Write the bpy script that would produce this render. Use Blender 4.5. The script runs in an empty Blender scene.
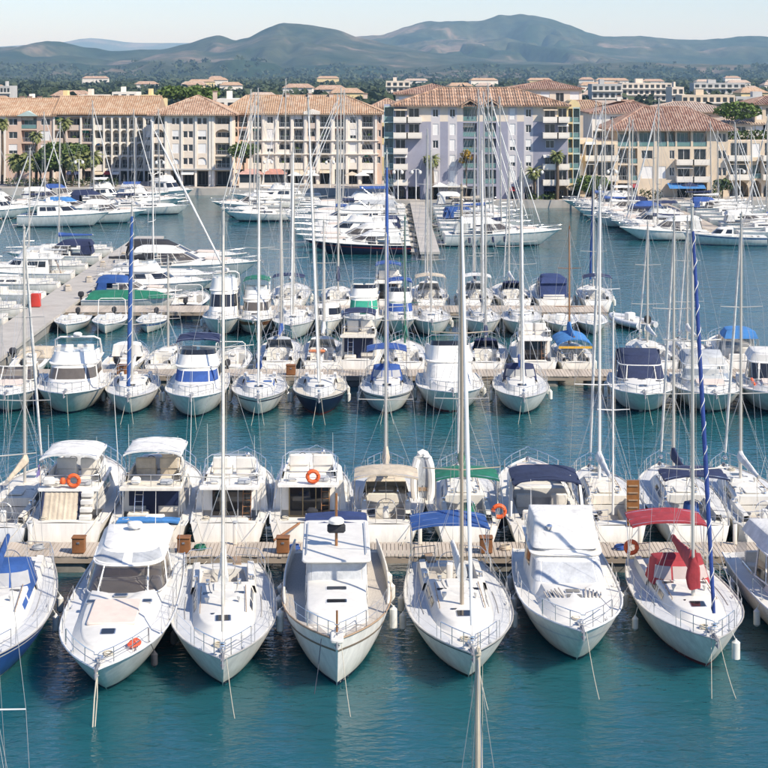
import bpy, math, random
from mathutils import Vector, noise
R = math.radians
rnd = random.Random(7)
scene = bpy.context.scene
COL = scene.collection

# ------------------------------------------------------------------ camera, sky, sun, exposure
F, YH, H = 1650.0, 72.0, 20.0            # focal length in picture pixels (of 768), horizon row, eye height in metres
cd = bpy.data.cameras.new('camera'); cam = bpy.data.objects.new('camera', cd); COL.objects.link(cam)
cam.location = (0, 0, H); cam.rotation_euler = (R(90), 0, 0)
cd.sensor_width = 36; cd.lens = 36 * F / 768; cd.shift_y = -(384 - YH) / 768
cd.clip_start = .5; cd.clip_end = 60000
scene.camera = cam
SUN = Vector((.76, -.54, .86)).normalized()
world = bpy.data.worlds.new('World'); scene.world = world; world.use_nodes = True
wn = world.node_tree; bg = wn.nodes['Background']
sky = wn.nodes.new('ShaderNodeTexSky'); sky.sky_type = 'NISHITA'; sky.sun_disc = False
sky.sun_elevation = math.asin(SUN.z); sky.sun_rotation = math.atan2(SUN.x, SUN.y)
sky.altitude = 0; sky.air_density = 1.0; sky.dust_density = .3; sky.ozone_density = 1.5
tint = wn.nodes.new('ShaderNodeMix'); tint.data_type = 'RGBA'; tint.blend_type = 'MULTIPLY'; tint.inputs[0].default_value = 1; tint.inputs[7].default_value = (.85, .94, 1.19, 1)
wn.links.new(sky.outputs[0], tint.inputs[6]); wn.links.new(tint.outputs[2], bg.inputs[0]); bg.inputs[1].default_value = .094
sl = bpy.data.lights.new('sun', 'SUN'); sun = bpy.data.objects.new('sun', sl); COL.objects.link(sun)
sl.energy = 4.2; sl.angle = R(.53); sl.color = (1, .915, .77)
sun.rotation_euler = (-SUN).to_track_quat('-Z', 'Y').to_euler(); sun.location = (60, -40, 90)
vs = scene.view_settings; vs.view_transform = 'Standard'; vs.look = 'None'; vs.exposure = .62; vs.gamma = 1
vs.use_curve_mapping = False
cy = scene.cycles
cy.use_denoising = True; cy.max_bounces = 7; cy.diffuse_bounces = 3; cy.glossy_bounces = 3
cy.transmission_bounces = 5; cy.transparent_max_bounces = 8; cy.volume_bounces = 1
cy.caustics_reflective = False; cy.caustics_refractive = False; cy.sample_clamp_indirect = 6


def X(px, d): return (px - 384) * d / F
def D(py, z=0.): return F * (H - z) / (py - YH)          # depth of a point of height z seen at row py
def Z(py, d): return H - (py - YH) * d / F


# ------------------------------------------------------------------ materials
MATS = {}
def mat(name, col, rough=.5, var=.08, scale=1.5, metal=0., bump=0., bscale=30., spec=.5, coat=0.,
        alpha=1., trans=0., stretch=None):
    if name in MATS: return MATS[name]
    m = bpy.data.materials.new(name); m.use_nodes = True; nt = m.node_tree; b = nt.nodes['Principled BSDF']
    b.inputs['Roughness'].default_value = rough; b.inputs['Metallic'].default_value = metal
    b.inputs['Specular IOR Level'].default_value = spec; b.inputs['Coat Weight'].default_value = coat
    b.inputs['Alpha'].default_value = alpha; b.inputs['Transmission Weight'].default_value = trans
    c = (*col, 1)
    tc = nt.nodes.new('ShaderNodeTexCoord')
    src = tc.outputs['Object']
    if stretch:
        mp = nt.nodes.new('ShaderNodeMapping'); mp.inputs['Scale'].default_value = stretch
        nt.links.new(src, mp.inputs[0]); src = mp.outputs[0]
    if var:
        n = nt.nodes.new('ShaderNodeTexNoise'); n.inputs['Scale'].default_value = scale; n.inputs['Detail'].default_value = 5
        n.inputs['Roughness'].default_value = .65
        nt.links.new(src, n.inputs['Vector'])
        rp = nt.nodes.new('ShaderNodeValToRGB')
        rp.color_ramp.elements[0].position = .3; rp.color_ramp.elements[1].position = .72
        rp.color_ramp.elements[0].color = (*[max(0, x * (1 - var)) for x in col], 1)
        rp.color_ramp.elements[1].color = (*[min(1, x * (1 + var * .6)) for x in col], 1)
        nt.links.new(n.outputs['Fac'], rp.inputs[0]); nt.links.new(rp.outputs[0], b.inputs['Base Color'])
    else: b.inputs['Base Color'].default_value = c
    if bump:
        n2 = nt.nodes.new('ShaderNodeTexNoise'); n2.inputs['Scale'].default_value = bscale; n2.inputs['Detail'].default_value = 4
        nt.links.new(src, n2.inputs['Vector'])
        bp = nt.nodes.new('ShaderNodeBump'); bp.inputs['Strength'].default_value = bump; bp.inputs['Distance'].default_value = .03
        nt.links.new(n2.outputs['Fac'], bp.inputs['Height']); nt.links.new(bp.outputs[0], b.inputs['Normal'])
    MATS[name] = m
    return m

def gel(name, col):                                        # painted glass fibre with faint rain streaks
    m = mat(name, col, .42, .2, 1.3, spec=.35, stretch=(2.2, 2.2, .35)); nt = m.node_tree; b = nt.nodes['Principled BSDF']
    tc = nt.nodes.new('ShaderNodeTexCoord'); sp = nt.nodes.new('ShaderNodeSeparateXYZ'); nt.links.new(tc.outputs['Object'], sp.inputs[0])
    mr = nt.nodes.new('ShaderNodeMapRange'); mr.inputs[1].default_value = .12; mr.inputs[2].default_value = .75; mr.inputs[3].default_value = .75; mr.inputs[4].default_value = 0; nt.links.new(sp.outputs['Z'], mr.inputs[0])   # waterline scum
    n = nt.nodes.new('ShaderNodeTexNoise'); n.inputs['Scale'].default_value = 2.2; n.inputs['Detail'].default_value = 6; mp = nt.nodes.new('ShaderNodeMapping'); mp.inputs['Scale'].default_value = (1.5, 1.5, .25); nt.links.new(tc.outputs['Object'], mp.inputs[0]); nt.links.new(mp.outputs[0], n.inputs['Vector'])
    ml = nt.nodes.new('ShaderNodeMath'); ml.operation = 'MULTIPLY'; nt.links.new(mr.outputs[0], ml.inputs[0]); nt.links.new(n.outputs['Fac'], ml.inputs[1])
    mx = nt.nodes.new('ShaderNodeMix'); mx.data_type = 'RGBA'; mx.inputs[7].default_value = (col[0] * .5, col[1] * .45, col[2] * .32, 1); nt.links.new(ml.outputs[0], mx.inputs[0]); nt.links.new(b.inputs['Base Color'].links[0].from_socket, mx.inputs[6]); nt.links.new(mx.outputs[2], b.inputs['Base Color'])
    return m
WHITE = gel('gelcoat_white', (.86, .83, .77)); CREAM = gel('gelcoat_cream', (.76, .71, .62)); GREYW = gel('gelcoat_grey', (.66, .67, .68))
NAVY = gel('paint_navy', (.012, .02, .06)); BLUEH = gel('paint_blue', (.03, .10, .34)); REDH = gel('paint_red', (.28, .03, .025))
GREENH = gel('paint_green', (.02, .11, .07)); BLACKH = gel('paint_black', (.02, .02, .022)); GOLD = gel('paint_tan', (.42, .31, .16))
ANTIF = mat('antifouling', (.03, .035, .05), .7)
DECKW = mat('deck_white', (.70, .68, .63), .55, .10, 2.5, bump=.15, bscale=60)
NONSKID = mat('deck_nonskid', (.56, .57, .58), .75, .12, 3, bump=.2, bscale=120)
NONSKIDB = mat('deck_nonskid_beige', (.62, .57, .47), .75, .12, 3, bump=.2, bscale=120)
GLASS = mat('tinted_glass', (.018, .02, .025), .06, 0, spec=.8)
GLASSB = mat('bronze_glass', (.06, .045, .035), .05, .3, 1.2, spec=.8, alpha=.72)
GLASSC = mat('clear_screen', (.55, .62, .66), .06, 0, spec=.8, alpha=.35)
PLAST = mat('clear_vinyl', (.68, .67, .62), .12, .1, 3, alpha=.55)
ALU = mat('mast_aluminium', (.58, .55, .50), .35, .1, .6, metal=.35)
MASTW = mat('mast_white', (.78, .77, .74), .35, .06, .8)
STEEL = mat('stainless_steel', (.70, .70, .70), .22, 0, metal=.85)
WIRE = mat('rigging_wire', (.50, .50, .50), .4, 0, metal=.5)
ROPE = mat('rope', (.55, .50, .40), .9, .2, 20)
ROPEB = mat('rope_dark', (.10, .11, .14), .9, .2, 20)
TEAK = mat('teak', (.36, .25, .16), .65, .3, 6, stretch=(1, 10, 1))
TEAKG = mat('teak_grey', (.46, .42, .37), .75, .25, 5, stretch=(1, 10, 1))
VARN = mat('varnished_wood', (.27, .115, .035), .3, .25, 4, stretch=(6, 1, 1), coat=.4)
RUB = mat('black_rubber', (.02, .02, .022), .6, 0)
FENDW = mat('fender_white', (.70, .69, .64), .45, .15, 4)
FENDN = mat('fender_navy', (.02, .03, .08), .5, .1, 4)
ORANGE = mat('lifebuoy_orange', (.80, .13, .03), .5, .1, 3)
def cloth(name, col): return mat('canvas_' + name, col, .85, .28, 1.6, bump=.7, bscale=7)
C_BLUE = cloth('blue', (.03, .085, .30)); C_NAVY = cloth('navy', (.018, .027, .08)); C_RED = cloth('red', (.33, .032, .042))
C_GREEN = cloth('green', (.01, .15, .09)); C_WHITE = cloth('white', (.72, .71, .68)); C_BEIGE = cloth('beige', (.55, .47, .36))
C_GREY = cloth('grey', (.42, .44, .46)); C_BLACK = cloth('black', (.025, .026, .032)); C_ROYAL = cloth('royal', (.02, .075, .26)); C_SKY = cloth('skyblue', (.05, .20, .48))
VINYL = mat('seat_vinyl', (.74, .70, .63), .6, .1, 4); VINYLP = mat('sunpad_pink', (.70, .59, .51), .7, .1, 3)


# ------------------------------------------------------------------ mesh collector
class MB:
    def __init__(s): s.v = []; s.f = []
    def add(s, vs, fs):
        o = len(s.v); s.v += [tuple(p) for p in vs]; s.f += [tuple(i + o for i in f) for f in fs]; return s
    def grid(s, rows, cu=False, cv=False):
        n, m = len(rows), len(rows[0]); fs = []
        for i in range(n if cv else n - 1):
            for j in range(m if cu else m - 1):
                a, b = i, (i + 1) % n; c, d = j, (j + 1) % m
                fs.append((a * m + c, a * m + d, b * m + d, b * m + c))
        return s.add([p for r in rows for p in r], fs)
    def box(s, x0, x1, y0, y1, z0, z1):
        vs = [(x, y, z) for x in (x0, x1) for y in (y0, y1) for z in (z0, z1)]
        return s.add(vs, [(0, 1, 3, 2), (4, 6, 7, 5), (0, 4, 5, 1), (2, 3, 7, 6), (0, 2, 6, 4), (1, 5, 7, 3)])
    def rbox(s, cx, cy, z0, z1, sx, sy, r=.05, e=.02, ang=0., tilt=0.):
        """box with rounded plan corners and eased top and bottom edges"""
        r = min(r, sx * .49, sy * .49); e = min(e, (z1 - z0) * .45); ca, sa = math.cos(ang), math.sin(ang)
        def ring(z, k):
            out = []
            for qx, qy, a0 in ((1, 1, 0), (-1, 1, 90), (-1, -1, 180), (1, -1, 270)):
                for a in (0, 45, 90):
                    x = qx * (sx / 2 - r) + (r - k) * math.cos(R(a0 + a)); y = qy * (sy / 2 - r) + (r - k) * math.sin(R(a0 + a))
                    out.append((cx + x * ca - y * sa, cy + x * sa + y * ca, z + tilt * x))
            return out
        rows = [ring(z0, e), ring(z0 + e, 0), ring(z1 - e, 0), ring(z1, e)]
        o = len(s.v); s.grid(rows, cu=True); s.f.append(tuple(range(o + 36, o + 48))); s.f.append(tuple(range(o + 11, o - 1, -1)))
        return s
    def tube(s, pts, r, n=6, r1=None, closed=False, cap=True):
        pts = [Vector(p) for p in pts]; m = len(pts); rows = []
        for i, p in enumerate(pts):
            a = pts[(i - 1) % m] if closed else pts[max(0, i - 1)]; b = pts[(i + 1) % m] if closed else pts[min(m - 1, i + 1)]
            t = (b - a)
            if t.length < 1e-9: t = Vector((0, 0, 1))
            t.normalize(); up = Vector((0, 0, 1)) if abs(t.z) < .9 else Vector((1, 0, 0))
            u = t.cross(up).normalized(); w = u.cross(t)
            rr = r if r1 is None else r + (r1 - r) * i / max(1, m - 1)
            rows.append([p + u * (math.cos(k * 2 * math.pi / n) * rr) + w * (math.sin(k * 2 * math.pi / n) * rr) for k in range(n)])
        o = len(s.v); s.grid(rows, cu=True, cv=closed)
        if cap and not closed:
            s.f.append(tuple(range(o + n - 1, o - 1, -1))); s.f.append(tuple(range(o + (m - 1) * n, o + m * n)))
        return s
    def lathe(s, prof, o=(0, 0, 0), n=12, axis=(0, 0, 1)):
        ax = Vector(axis).normalized(); up = Vector((0, 0, 1)) if abs(ax.z) < .9 else Vector((1, 0, 0))
        u = ax.cross(up).normalized(); w = ax.cross(u); o = Vector(o)
        return s.grid([[o + ax * h + (u * math.cos(k * 2 * math.pi / n) + w * math.sin(k * 2 * math.pi / n)) * r for k in range(n)] for r, h in prof], cu=True)
    def torus(s, c, r, r2, axis=(1, 0, 0), n=20, k=6):
        ax = Vector(axis).normalized(); up = Vector((0, 0, 1)) if abs(ax.z) < .9 else Vector((1, 0, 0))
        u = ax.cross(up).normalized(); w = ax.cross(u); c = Vector(c)
        return s.tube([c + (u * math.cos(i * 2 * math.pi / n) + w * math.sin(i * 2 * math.pi / n)) * r for i in range(n)], r2, k, closed=True)
    def build(s, name, m, parent=None, smooth=38, kind=None):
        me = bpy.data.meshes.new(name); me.from_pydata(s.v, [], s.f); me.materials.append(m)
        if smooth:
            me.shade_smooth(); me.set_sharp_from_angle(angle=R(smooth))
        o = bpy.data.objects.new(name, me); COL.objects.link(o)
        if parent is not None: o.parent = parent
        if kind: o['kind'] = kind
        return o

def tag(o, label, cat, group=None):
    o['label'] = label; o['category'] = cat
    if group: o['group'] = group
    return o
def empty(name, loc, rz=0., label=None, cat=None, group=None):
    o = bpy.data.objects.new(name, None); COL.objects.link(o); o.location = loc; o.rotation_euler = (0, 0, rz)
    o.empty_display_size = .3
    if label: tag(o, label, cat, group)
    return o
def lerp(a, b, t): return a + (b - a) * t
# ------------------------------------------------------------------ boat building kit (x = forward from the transom, z = 0 waterline)
class Hull:
    def __init__(s, L, B, fb, fs, rake=.9, tw=.75, tm=.42, pw=2.0, e0=.26, e1=.75, trk=.25, zk=-.45):
        s.__dict__.update(L=L, B=B, fb=fb, fs=fs, rake=rake, tw=tw, tm=tm, pw=pw, e0=e0, e1=e1, trk=trk, zk=zk)
    def half(s, t):
        t = min(1, max(0, t))
        k = 1 - (1 - s.tw) * ((s.tm - t) / s.tm) ** 2 if t < s.tm else 1 - ((t - s.tm) / (1 - s.tm)) ** s.pw
        return max(s.B / 2 * k, .035)
    def sheer(s, t): return s.fs + (s.fb - s.fs) * max(0, t - .08) ** 1.6 / .92 ** 1.6
    def P(s, t, u, sd, off=0.):
        h = s.half(t); sh = s.sheer(t); zk = s.zk * (1 - .5 * t ** 4); e = s.e0 + (s.e1 - s.e0) * t ** 2
        return (t * s.L - s.rake * (1 - u) * t ** 4 + s.trk * (u - 1) * (1 - t) ** 6, sd * (h * u ** e + off), zk + (sh - zk) * u)
    def ts(s, n): return [1 - (1 - i / n) ** 1.35 for i in range(n + 1)]
    def mesh(s, n=18, k=8):
        m = MB(); us = [(j / k) ** 1.0 for j in range(k + 1)]; rows = []
        for t in s.ts(n): rows.append([s.P(t, u, 1) for u in reversed(us)] + [s.P(t, u, -1) for u in us[1:]])
        m.grid(rows); m.f.append(tuple(range(2 * k + 1))); m.f.append(tuple(range(n * (2 * k + 1), (n + 1) * (2 * k + 1))))
        return m
    def u_at(s, t, z): zk = s.zk * (1 - .5 * t ** 4); return (z - zk) / (s.sheer(t) - zk)
    def band(s, z0, z1, t0=0., t1=1., off=.006, rel=False, n=20):
        """stripe on both sides; z measured up from water, or down from the sheer when rel"""
        m = MB()
        for sd in (1, -1):
            rows = []
            for i in range(n + 1):
                t = lerp(t0, t1, 1 - (1 - i / n) ** 1.3); sh = s.sheer(t)
                a, b = (s.u_at(t, sh - z0), s.u_at(t, sh - z1)) if rel else (s.u_at(t, z0), s.u_at(t, z1))
                rows.append([s.P(t, max(.02, lerp(a, b, k / 2)), sd, off) for k in range(3)])
            m.grid(rows)
        return m
    def dz(s, x, fr=0.): return s.sheer(x / s.L) - .03 + .07 * (1 - fr * fr) * min(1, s.half(x / s.L))
    def dpt(s, x, fr, up=0.): return (x, fr * s.half(x / s.L), s.dz(x, fr) + up)
    def deck(s, wells=(), n=22):
        """deck sheet with openings (x0, x1, half fraction) for cockpits"""
        m = MB(); xs = sorted(set([round(t * s.L, 4) for t in s.ts(n)] + [w[i] for w in wells for i in (0, 1)]))
        frs = sorted(set([-1, -.85, -.3, 0, .3, .85, 1] + [q * w[2] for w in wells for q in (1, -1)]))
        o = {}; vs = []
        for i, x in enumerate(xs):
            for j, f in enumerate(frs): o[i, j] = len(vs); vs.append(s.dpt(x, f))
        fs = []
        for i in range(len(xs) - 1):
            for j in range(len(frs) - 1):
                xm, fm = (xs[i] + xs[i + 1]) / 2, (frs[j] + frs[j + 1]) / 2
                if any(w[0] < xm < w[1] and abs(fm) < w[2] for w in wells): continue
                fs.append((o[i, j], o[i, j + 1], o[i + 1, j + 1], o[i + 1, j]))
        return m.add(vs, fs)
    def well(s, x0, x1, fr, depth):
        m = MB(); n = 5; xs = [lerp(x0, x1, i / n) for i in range(n + 1)]
        zf = s.dz(x0) - depth
        def p(x, f, z=None): a = s.dpt(x, f); return (a[0], a[1], a[2] if z is None else z)
        for sd in (1, -1): m.grid([[p(x, sd * fr), p(x, sd * fr, zf)] for x in xs])
        for x in (x0, x1): m.grid([[p(x, fr * q), p(x, fr * q, zf)] for q in (-1, 0, 1)])
        m.grid([[p(x, -fr, zf), p(x, fr, zf)] for x in xs])
        return m, zf
    def strip(s, x0, x1, f0, f1, up=.004, n=12):
        m = MB()
        for sd in (1, -1): m.grid([[s.dpt(lerp(x0, x1, i / n), sd * lerp(f0, f1, k / 2), up) for k in range(3)] for i in range(n + 1)])
        return m
    def rail(s, r=.028, n=5, up=0., t0=0.):
        m = MB()
        for sd in (1, -1): m.tube([s.P(lerp(t0, 1, t), 1, sd, .004) for t in s.ts(16)], r, n)
        return m

class Shell:
    """rounded cabin body between a lower and an upper plan outline (xa aft, xs end of straight side, xf front, wa aft and w widest half width)"""
    def __init__(s, b, t, zb, zt, p=.75): s.b, s.t, s.zb, s.zt, s.p = b, t, zb, zt, p
    def _o(s, q, k):
        sd = 1 if k <= 1 else -1
        if k > 1: k = 2 - k
        xa, xs, xf, wa, w = q
        if k < .5: return lerp(xa, xs, k * 2), sd * lerp(wa, w, k * 2)
        a = (k - .5) * math.pi
        return xs + (xf - xs) * math.sin(a) ** s.p, sd * w * max(0, math.cos(a)) ** s.p
    def pt(s, k, v, off=0.):
        (x0, y0), (x1, y1) = s._o(s.b, k), s._o(s.t, k)
        x, y = lerp(x0, x1, v), lerp(y0, y1, v)
        zb = s.zb(x0) if callable(s.zb) else s.zb; zt = s.zt(x1) if callable(s.zt) else s.zt
        if off:
            (ax, ay), (bx, by) = s._o(s.b, max(0, k - .01)), s._o(s.b, min(2, k + .01))
            nx, ny = by - ay, -(bx - ax); l = math.hypot(nx, ny) or 1
            x, y = x - nx / l * off, y - ny / l * off
        return (x, y, lerp(zb, zt, v))
    def body(s, n=26, aft=True, roof=True, camber=.06, lip=.04, base=0.):
        m = MB(); ks = sorted(set([i * 2 / n for i in range(n + 1)] + [.5, 1.5]))
        m.grid([[s.pt(k, v) for k in ks] for v in (base, .5, 1)])
        if aft: m.grid([[Vector(s.pt(0, v)).lerp(Vector(s.pt(2, v)), q) for q in (0, .5, 1)] for v in (base, 1)])
        if roof: s.roof(m, ks, camber, lip)
        return m
    def roof(s, m, ks, camber, lip, grow=1.0):
        xa, xs, xf, wa, w = s.t; cx = (xa + xf) / 2
        rows = []
        for f, h in ((1, 0), (.985, lip * .6), (.94, lip), (.7, lip + camber * .55), (.4, lip + camber * .9), (.02, lip + camber)):
            rows.append([(cx + (s.pt(k, 1)[0] - cx) * f * grow, s.pt(k, 1)[1] * f * grow, s.pt(k, 1)[2] + h) for k in ks])
        m.grid(rows, cu=True)
        return m
    def pane(s, k0, k1, v0, v1, n=6, off=.012, th=.018, slant=0.):
        """slightly proud panel lying on the wall"""
        m = MB(); ks = [lerp(k0, k1, i / n) for i in range(n + 1)]
        o = len(m.v); rows = [[s.pt(k, v0, off - th) for k in ks], [s.pt(k, v0, off) for k in ks], [s.pt(lerp(k, (k0 + k1) / 2, slant), v1, off) for k in ks], [s.pt(lerp(k, (k0 + k1) / 2, slant), v1, off - th) for k in ks]]
        m.grid(rows)
        for e in (0, n): m.f.append((e, n + 1 + e, 2 * n + 2 + e, 3 * n + 3 + e))
        return m

def arched(x0, x1, w, z, arch=.18, drop=.0, n=14, k=16, th=.02, sag=.035, tilt=0.):
    """canvas stretched over hoops: sheet arched across, hem turned down"""
    m = MB(); rows = []
    for i in range(n + 1):
        x = lerp(x0, x1, i / n); row = []
        sg = -sag * abs(math.sin(i / n * math.pi * 2)) ** .7; end = 1 - (abs(2 * i / n - 1)) ** 6 * .12
        for j in range(k + 1):
            q = 2 * j / k - 1
            row.append((x, q * w, z + tilt * (i / n) + arch * (1 - q * q) * end + sg - drop * abs(q) ** 6 + .03 * noise.noise(Vector((x * 3 + z, q * w * 1.3, w))) + .02 * noise.noise(Vector((x * 1.2, q * 6, z)))))
        rows.append(row)
    m.grid(rows); m.grid([[(a, b, c - th) for a, b, c in r] for r in rows])
    edge = [rows[i][0] for i in range(n + 1)] + rows[n][1:] + [rows[i][k] for i in range(n - 1, -1, -1)] + rows[0][k - 1:0:-1]
    m.grid([edge, [(a, b, c - th - .05) for a, b, c in edge]], cu=True)
    return m
def hoop(m, x0, w, zb, x1, zt, arch, r=.014, wb=None):
    wb = wb or w
    pts = [(x0, -wb, zb), (x1, -w, zt)] + [(x1, w * q, zt + arch * (1 - q * q)) for q in (-.7, -.35, 0, .35, .7)] + [(x1, w, zt), (x0, wb, zb)]
    return m.tube(pts, r, 5)

class Boat:
    """a moored boat: an Empty on the waterline under the transom, everything else parented to it"""
    def __init__(s, name, label, cat, stern, bow, hull, q=1, group=None):
        a, b = Vector((*stern, 0)), Vector((*bow, 0)); d = b - a
        s.root = empty(name, a, math.atan2(d.y, d.x), label, cat, group); s.h = hull; s.q = q; s.n = 0
    def p(s, mb, name, m, parent=None, smooth=38, label=None):
        o = mb.build(name, m, parent or s.root, smooth); s.n += 1
        if label: o['label'] = label
        return o
    def base(s, hullm=WHITE, stripe=None, stripe_z=(.14, .26), rel=False, boot=NAVY, boot_z=(.0, .15), rub=None, wells=(), well_d=.45, deckm=DECKW, side=None, sole=TEAKG, side_x=(.12, .95), side_f=(.62, .93)):
        h = s.h; q = s.q
        s.hull = s.p(h.mesh(18 if q else 12, 8 if q else 6), 'hull', hullm)
        if boot: s.p(h.band(-.25, boot_z[1], off=.006), 'boot_stripe', boot, s.hull)
        if stripe: s.p(h.band(*stripe_z, rel=rel, off=.008), 'hull_stripe', stripe, s.hull)
        s.deck = s.p(h.deck(wells, 22 if q else 10), 'deck', deckm)
        for w in wells:
            m, zf = h.well(*w, well_d); s.p(m, 'cockpit_well', deckm); s.zf = zf
            if sole and q: s.p(MB().box(w[0] + .05, w[1] - .05, -w[2] * h.half(w[0] / h.L) * .8, w[2] * h.half(w[0] / h.L) * .8, zf + .005, zf + .025), 'cockpit_sole', sole)
        if side and q: s.p(h.strip(h.L * side_x[0], h.L * side_x[1], *side_f), 'side_deck', side, s.deck)
        if rub: s.p(h.rail(.035 if q else .05), 'rub_rail', rub)
    def stanchions(s, x0, x1, n, hgt=.6, mid=True, r=.013):
        h = s.h
        for sd in (1, -1):
            tops = []
            for i in range(n + 1):
                x = lerp(x0, x1, i / n); a = h.dpt(x, sd * .95); b = (a[0], a[1], a[2] + hgt); tops.append((a, b))
                s.p(MB().tube([a, b], r, 5), 'stanchion', STEEL)
            m = MB()
            for v in ((1, .5) if mid else (1,)):
                m.tube([lerp3(a, b, v) for a, b in tops], .006 if s.q > 1 else .009, 4)
            s.p(m, 'lifeline', STEEL)
    def pulpit(s, x0, hgt=.62, r=.016, over=.1, legs=True):
        h = s.h; L = h.L; m = MB()
        xs = [x0, lerp(x0, L, .4), lerp(x0, L, .75), L - .12]
        top = [(*h.dpt(x, .93)[:2], h.dpt(x, .93)[2] + hgt) for x in xs] + [(L + over, .06, h.dz(L) + hgt)]
        ring = top + [(a, -b, c) for a, b, c in reversed(top)]
        m.tube(ring, r, 6)
        m.tube([(a, b, c - hgt * .48) for a, b, c in ring], r * .7, 5)
        for x in (xs[0], xs[1], xs[2]):
            for sd in (1, -1):
                a = h.dpt(x, sd * .93); m.tube([a, (a[0], a[1], a[2] + hgt)], r, 5)
        s.p(m, 'pulpit', STEEL)
    def pushpit(s, x1, hgt=.6, gap=.35, r=.016):
        h = s.h
        for sd in (1, -1):
            m = MB(); pts = [(*h.dpt(x, sd * .95)[:2], h.dpt(x, .95)[2] + hgt) for x in (x1, x1 * .5, .08)]
            pts.append((.06, sd * h.half(0) * gap, h.dz(0) + hgt))
            m.tube(pts, r, 5); m.tube([(a, b, c - hgt * .45) for a, b, c in pts], r * .7, 5)
            for a, b, c in pts: m.tube([(a, b, c - hgt), (a, b, c)], r, 5)
            s.p(m, 'pushpit', STEEL)
    def fender(s, t, sd, m=FENDW, ln=.62, r=.12, drop=.25, ball=False):
        h = s.h; a = Vector(h.P(t, 1, sd, 0)); z1 = a.z - drop
        y = max(abs(h.P(t, h.u_at(t, z1 - ln * .5), 1)[1]), 0) ; y = max(y, abs(a.y)) + r * .9
        f = MB()
        if ball: f.lathe([(0, 0), (r * 1.3, -.08), (r * 1.9, -.3), (r * 1.5, -.5), (0, -.62)], (a.x, sd * y, z1), 10)
        else: f.lathe([(.02, .05), (.04, 0), (r, -.08), (r, -ln + .08), (.04, -ln), (0, -ln - .02)], (a.x, sd * y, z1), 10)
        f.tube([(a.x, sd * y, z1), (a.x, sd * (abs(a.y) - .05), a.z + .05)], .012, 4)
        s.p(f, 'fender', m)
    def lines(s, n=2, sag=.3, ahead=1.7, m=ROPE, r=.011, spread=.5):
        h = s.h
        for i in range(n):
            sd = (1, -1)[i % 2]; a = Vector((h.L - .25, sd * .12, h.dz(h.L - .25) + .05)); b = Vector((h.L + ahead, sd * spread, -.3))
            pts = [a.lerp(b, k / 8) - Vector((0, 0, sag * 4 * (k / 8) * (1 - k / 8))) for k in range(9)]
            s.p(MB().tube(pts, r, 5), 'mooring_line', m)
    def sternlines(s, m=ROPE, r=.014, back=1.6, zt=.75):
        h = s.h
        for sd in (1, -1):
            a = Vector((.2, sd * h.half(0) * .85, h.dz(.2) + .05)); b = Vector((-back, sd * h.half(0) * .5, zt))
            s.p(MB().tube([a.lerp(b, k / 5) - Vector((0, 0, .12 * 4 * (k / 5) * (1 - k / 5))) for k in range(6)], r, 5), 'mooring_line', m)
    def anchor(s):
        L = s.h.L; z = s.h.dz(L) ; m = MB()
        m.box(L - .5, L + .18, -.06, .06, z, z + .06); m.tube([(L - .4, 0, z + .1), (L + .25, 0, z + .02), (L + .3, 0, z - .18)], .03, 6)
        m.add([(L + .25, 0, z - .2), (L + .1, .1, z - .11), (L + .13, 0, z - .06), (L + .1, -.1, z - .11), (L + .2, 0, z - .08)], [(0, 1, 4), (0, 4, 3), (1, 2, 4), (2, 3, 4), (0, 3, 2, 1)])
        s.p(m, 'anchor', GALV)
        m = MB(); m.lathe([(.09, 0), (.09, .12), (.05, .14), (.07, .2), (0, .21)], (L - .75, 0, s.h.dz(L - .75)), 10); m.rbox(L - .95, 0, s.h.dz(L - .95), s.h.dz(L - .95) + .1, .3, .2)
        s.p(m, 'windlass', STEEL)
    def hatch(s, x, y, z, sx=.5, sy=.5, m=GLASS, tilt=0., frame=STEEL, parent=None):
        f = s.p(MB().rbox(x, y, z, z + .035, sx, sy, .06, .01, tilt=tilt), 'hatch', frame, parent)
        s.p(MB().rbox(x, y, z + .03, z + .045, sx - .07, sy - .07, .05, .006, tilt=tilt), 'hatch_glass', m, f if not parent else parent)
    def lifebuoy(s, c, axis=(1, 0, .15), r=.24, horseshoe=False):
        m = MB()
        if horseshoe:
            ax = Vector(axis).normalized(); u = ax.cross(Vector((0, 0, 1))).normalized(); w = ax.cross(u); c = Vector(c)
            m.tube([c + (u * math.cos(a) + w * math.sin(a)) * r for a in [R(-60 + i * 300 / 14 + 150 - 90 + 180) for i in range(15)]], .09, 8)
        else: m.torus(c, r, .085, axis, 18, 8)
        o = s.p(m, 'lifebuoy', ORANGE); return o
    def antenna(s, x, y, z, ln=1.6, lean=-.15):
        s.p(MB().tube([(x, y, z), (x + lean * ln, y, z + ln)], .014, 5, .006), 'antenna', MASTW)
    def flag(s, x, y, z, m):
        st = s.p(MB().tube([(x, y, z), (x - .12, y, z + 1.0)], .012, 5), 'flagstaff', VARN)
        s.p(MB().grid([[(x - .12 - .42 * i / 5, y + .06 * math.sin(i * 1.4 + j), z + .95 - .28 * j - .22 * i / 5) for i in range(6)] for j in (0, 1)]), 'flag', m, st)
    def seat(s, x, y, z, sx, sy, hgt=.35, m=VINYL, back=0, name='seat'):
        b = MB().rbox(x, y, z, z + hgt, sx, sy, .08, .04)
        if back: b.rbox(x + back * sx * .45, y, z + hgt * .6, z + hgt + .42, .16, sy, .06, .05)
        s.p(b, name, m)

GALV = mat('galvanised_steel', (.30, .30, .31), .55, .3, 8, metal=.4)
def lerp3(a, b, t): return tuple(x + (y - x) * t for x, y in zip(a, b))

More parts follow.
